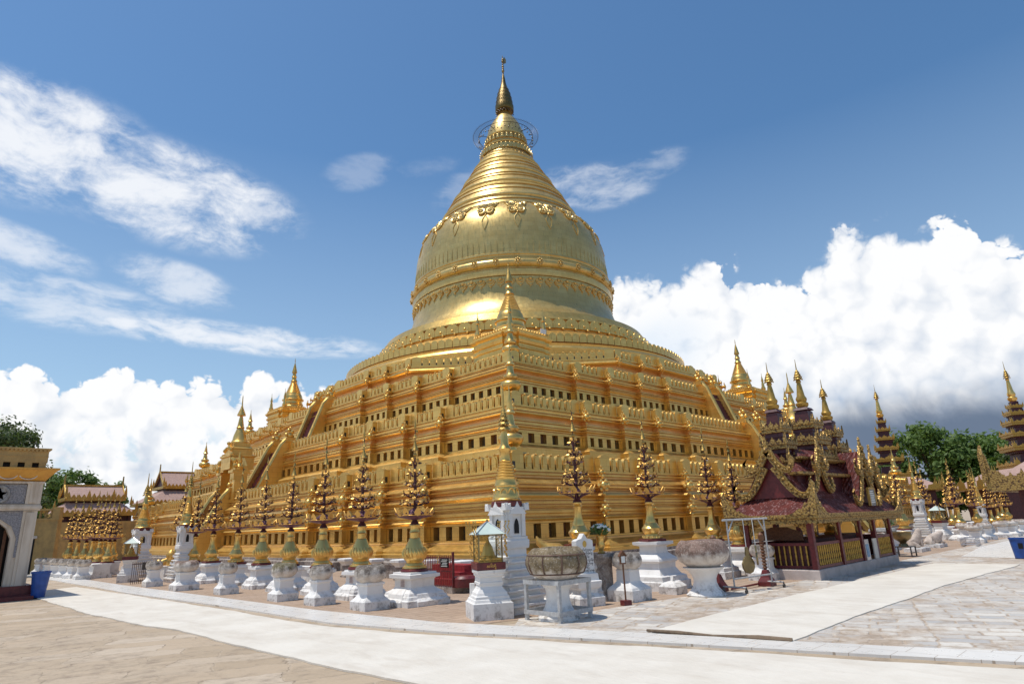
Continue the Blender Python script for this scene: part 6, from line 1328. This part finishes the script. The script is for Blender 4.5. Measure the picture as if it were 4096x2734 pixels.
m = MB(); m.rect([(1.0,.3,0),(1.0,.3,.15),(.9,.25,.2),(.9,.25,.52),(1.0,.3,.6)]); o = m.build('long_plinth', 'plaster'); o.location = (6.4,-28.6,0); tag(o, 'short white plinth under the rearmost flower tree on the right', 'plinth')
GS = 'bowl posts far back on the right'
post_bowl('bowl with a brown top on a broad white post right of the pavilion', -15.1, -32.3, 1.35, .38, .34, 'bowl_brown', 31, GS)
bq = post_bowl('brown domed bowl on a white post in front of the smaller far tower', -1.9, -32.2, 1.15, .36, .32, 'bowl_brown', 32, GS)
for i, (x, y) in enumerate([(-4.2,-33.0),(-.9,-32.75),(1.7,-33.0),(2.7,-33.25),(5.5,-33.2)]): dup(bq, (x, y, 0), i, '%s plain white bowl post in the row running to the right edge' % ('first', 'second', 'third', 'fourth', 'fifth')[i], None, .95)
t = thing('bronze_cauldron', 'dark bronze cauldron on a low iron stand right of the pavilion', 'cauldron', (-13.6,-32.7,0))
m = MB(); m.lathe([(.16,.33),(.14,.40),(.10,.45),(.13,.5),(.25,.58),(.31,.68),(.30,.78),(.33,.82),(.31,.83),(.27,.78),(.02,.7)], 26); m.build('cauldron', 'bronze', t)
m = MB()
for sx in (-1, 1):
    for sy in (-1, 1): m.box(sx*.27-.018, sx*.27+.018, sy*.27-.018, sy*.27+.018, 0, .33)
for z in (.31,.12): m.sq([(.29,z),(.29,z+.03)]) if z > .2 else [m.box(-.28,.28,s*.27-.012,s*.27+.012,z,z+.025) for s in (-1,1)]
m.build('stand', 'iron', t)
m = MB(); m.lathe([(.14,0),(.42,.05),(.46,.12),(.42,.2),(.36,.22),(.3,.18),(.05,.14)], 24); o = m.build('stone_basin', 'grey_stone'); o.location = (-12.9,-31.9,.72); tag(o, 'wide grey basin just behind the bronze cauldron', 'basin'); m = MB(); m.sq([(.34,0),(.34,.2),(.25,.26),(.25,.66),(.3,.72)]); o = m.build('white_pedestal', 'plaster'); o.location = (-12.9,-31.9,0); tag(o, 'white pedestal holding the wide grey basin', 'pedestal')
def lion(label, x, y, rz, s, lying):
    """stone lion: one continuous skinned body"""
    me = bpy.data.meshes.new('lion')
    if lying: V = [(0,0,.26),(-.18,0,.25),(-.34,0,.24),(.16,0,.30),(.30,0,.40),(.38,0,.47),(.47,0,.45),(.2,.12,.12),(.42,.12,.05),(.2,-.12,.12),(.42,-.12,.05),(-.3,.13,.1),(-.12,.15,.05),(-.3,-.13,.1),(-.12,-.15,.05),(-.46,0,.12),(-.5,.1,.05)]; RD = [.17,.17,.15,.16,.14,.13,.08,.07,.05,.07,.05,.1,.06,.1,.06,.05,.04]; E = [(0,1),(1,2),(0,3),(3,4),(4,5),(5,6),(3,7),(7,8),(3,9),(9,10),(2,11),(11,12),(2,13),(13,14),(2,15),(15,16)]
    else: V = [(0,0,.30),(-.14,0,.18),(.10,0,.46),(.16,0,.60),(.20,0,.72),(.30,0,.70),(.16,.1,.36),(.2,.1,.05),(.16,-.1,.36),(.2,-.1,.05),(-.1,.15,.14),(.08,.16,.05),(-.1,-.15,.14),(.08,-.16,.05),(-.3,0,.1)]; RD = [.16,.17,.16,.14,.14,.08,.07,.06,.07,.06,.1,.06,.1,.06,.05]; E = [(0,1),(0,2),(2,3),(3,4),(4,5),(2,6),(6,7),(2,8),(8,9),(1,10),(10,11),(1,12),(12,13),(1,14)]
    me.from_pydata([(a*s, b*s, c*s) for a, b, c in V], E, []); ob = bpy.data.objects.new('lion', me); COL.objects.link(ob); ob.modifiers.new('skin', 'SKIN'); sub = ob.modifiers.new('sub', 'SUBSURF'); sub.levels = sub.render_levels = 2
    for i, d in enumerate(me.skin_vertices[0].data): d.radius = (RD[i]*s, RD[i]*s); d.use_root = i == 0
    bpy.context.view_layer.update(); fin = bpy.data.meshes.new_from_object(ob.evaluated_get(bpy.context.evaluated_depsgraph_get())); bpy.data.objects.remove(ob)
    fin.materials.clear(); fin.materials.append(MATS['lion_stone']); o = bpy.data.objects.new('stone_lion', fin); COL.objects.link(o); o.location = (x, y, .12); o.rotation_euler = (0,0,rz); tag(o, label, 'statue', 'stone lions'); return o
lion('brownish stone lion lying by the steel trolley far back on the right', -7.6, -32.2, -.6, .95, True); lion('pale seated stone lion beside the bronze cauldron', -10.6, -32.3, -.9, .92, False)
for x, y, lab in ((-7.6,-32.2,'low white slab under the lying stone lion'),(-10.6,-32.3,'low white slab under the seated stone lion')): m = MB(); m.box(-.6,.6,-.3,.3,0,.13); o = m.build('slab', 'plaster'); o.location = (x,y,0); tag(o, lab, 'slab')
t = thing('steel_trolley', 'low shiny steel trolley on the ground far back on the right', 'trolley', (-6.4,-33.2,0), .1); m = MB()
for z in (.08,.30):
    for y in (-.25,.25): m.tube([(-.8,y,z),(.8,y,z)], .022, 6)
    for x in (-.8,.8): m.tube([(x,-.25,z),(x,.25,z)], .022, 6)
for x in (-.8,-.4,0,.4,.8):
    for y in (-.25,.25): m.tube([(x,y,.02),(x,y,.32)], .016, 5)
m.build('tubes', 'steel', t)
m = MB(); m.tube([(-.15,0,0),(.15,0,.02),(.3,0,.16),(.28,0,.42),(.05,0,.62),(-.15,0,.9),(-.28,0,1.0),(-.4,0,.95)], [.14,.2,.2,.18,.15,.13,.12,.04], 12); o = m.build('naga_figure', 'gold_leaf'); o.location = (-9.8,-30.9,.6); o.rotation_euler = (0,0,.3); tag(o, 'upright gold naga figure just right of the pavilion', 'figure'); m = MB(); m.sq([(.5,0),(.5,.15),(.4,.2),(.4,.5),(.48,.55),(.48,.6)]); o = m.build('plinth', 'plaster'); o.location = (-9.8,-30.9,0); tag(o, 'white plinth under the upright gold naga figure', 'plinth')
bouquet('small vase of greenery near the upright gold naga figure', -8.6, -30.9, .6, .9, 6, 5); m = MB(); m.sq([(.25,0),(.25,.1),(.2,.15),(.2,.52),(.25,.6)]); o = m.build('white_pedestal', 'plaster'); o.location = (-8.6,-30.9,0); tag(o, 'slim white pedestal under the small vase of greenery', 'pedestal')
# railings and clutter beside the left glass shrine
t = thing('metal_fence', 'rusty barred fence between the left glass shrine and the white tower', 'fence', (-31.9,-12.2,0), .2); m = MB()
for k in range(15): m.tube([(-.5+.07*k,0,0),(-.5+.07*k,0,.78)], .010, 5)
for z in (.1,.68): m.box(-.52,.52,-.012,.012,z,z+.03)
m.build('bars', 'rust', t)
m = MB(); m.box(-.3,.3,-.015,.015,-.13,.13); o = m.build('notice_board', 'iron'); o.location = (-31.8,-12.35,.62); o.rotation_euler = (0,0,.2); tag(o, 'grey notice board hung on the rusty fence', 'notice')
m = MB(); m.lathe([(.12,0),(.14,.1),(.1,.2),(.16,.32),(.17,.4),(.12,.5),(.05,.56),(.0,.6)], 14); o = m.build('gold_figure', 'gold_leaf'); o.location = (-31.0,-11.9,.55); tag(o, 'small gold figure behind the rusty fence on the left', 'figure'); m = MB(); m.sq([(.25,0),(.25,.5),(.28,.55)]); o = m.build('plinth', 'plaster'); o.location = (-31.0,-11.9,0); tag(o, 'white plinth under the small gold figure behind the rusty fence', 'plinth')

# ---------------------------------------------------------------- trees
def tree(name, label, x, y, h, cr, seed, mat='foliage', trunk=.35, clumps=46, leaf=.32, group=None, low=.35, nl=120, core=.85):
    rnd = random.Random(seed); t = thing(name, label, 'tree', (x, y, 0), 0, group)
    tr = MB(); top = h*.62; tr.tube([(0,0,-.2),(.05*h*.2,0,h*.2),(-.02*h,.02*h,h*.42),(0,0,top)], [trunk,trunk*.8,trunk*.6,trunk*.3], 9)
    fo = MB(); ctr = Vector((0,0,h*(1+low)/2)); rz_ = h*(1-low)/2
    for i in range(clumps):
        a = rnd.uniform(0, 2*PI); u = rnd.uniform(-1, 1); q = rnd.uniform(.45, 1)**.5; s = math.sqrt(1-u*u)
        c = ctr+Vector((math.cos(a)*s*cr*q, math.sin(a)*s*cr*q, u*rz_*q)); c.z = max(c.z, h*low*.9)
        if i % 4 == 0: tr.tube([(0,0,h*.3+rnd.random()*h*.25), (c.x*.5, c.y*.5, (c.z+h*.4)/2), tuple(c)], [trunk*.35,trunk*.2,.03], 5)
        r = cr*rnd.uniform(.16, .34)
        for k in range(nl):
            d = Vector((rnd.gauss(0,1), rnd.gauss(0,1), rnd.gauss(0,.75))).normalized()*r*rnd.uniform(.3, 1.05)*(1 if rnd.random() < .9 else 1.3); p = c+d
            n = (d.normalized()+Vector((rnd.uniform(-.7,.7), rnd.uniform(-.7,.7), rnd.uniform(-.2,.9)))).normalized(); e1 = n.orthogonal().normalized(); e1 = (e1*math.cos(rnd.uniform(0,6))+n.cross(e1)*math.sin(rnd.uniform(0,6))).normalized(); e2 = n.cross(e1); L = leaf*rnd.uniform(.6, 1.3)
            fo.add([tuple(p-e1*L*.5), tuple(p+e2*L*.26), tuple(p+e1*L*.5), tuple(p-e2*L*.26)], [(0,1,2,3)])
    tr.build('trunk', 'bark', t); fo.build('crown', mat, t); return t
tree('shade_tree', 'large dark green tree rising behind the roof of the left gate building', -36.0, 3.5, 8.2, 2.7, 201, 'foliage_dark', .4, 70, .22, None, .42, 190)
tree('shade_tree', 'lower dark tree between the left gate building and the pink roofed hall', -34.2, 9.5, 5.9, 2.3, 202, 'foliage_dark', .3, 46, .24, None, .1, 130)
tree('shade_tree', 'bright green bushy tree behind the left end of the pink roofed hall', -30.5, 28.5, 7.6, 3.2, 203, 'foliage', .3, 46, .4, None, .2, 110)
tree('shade_tree', 'bright green tree behind the right end of the pink roofed hall', -27.0, 31, 8.0, 3.2, 204, 'foliage', .3, 46, .4, None, .2, 110)
tree('shade_tree', 'thin tree showing between the two pink roofed halls', -22.6, 38, 7.4, 2.6, 205, 'foliage', .25, 22, .4, None, .3, 90)
tree('shade_tree', 'highest green tree right of the slim tiered spire', 43.0, -21.2, 10.2, 4.4, 206, 'foliage', .5, 80, .5, None, .15, 130)
tree('shade_tree', 'green tree left of the slim tiered spire, low over the terrace', 46, -16.5, 7.2, 3.2, 207, 'foliage', .4, 40, .5, None, .1, 110)
tree('shade_tree', 'broad green tree at the middle of the right hand trees', 45.5, -24.6, 8.8, 4.0, 208, 'foliage', .5, 80, .5, None, .08, 130)
tree('shade_tree', 'darker green tree beside the bulky tiered spire at the right', 44, -28.5, 9.2, 4.2, 209, 'foliage', .5, 80, .5, None, .08, 130)
tree('shade_tree', 'dark tree behind the bulky tiered spire at the right edge', 38, -32.5, 9.4, 3.6, 210, 'foliage_dark', .5, 60, .45, None, .1, 130)
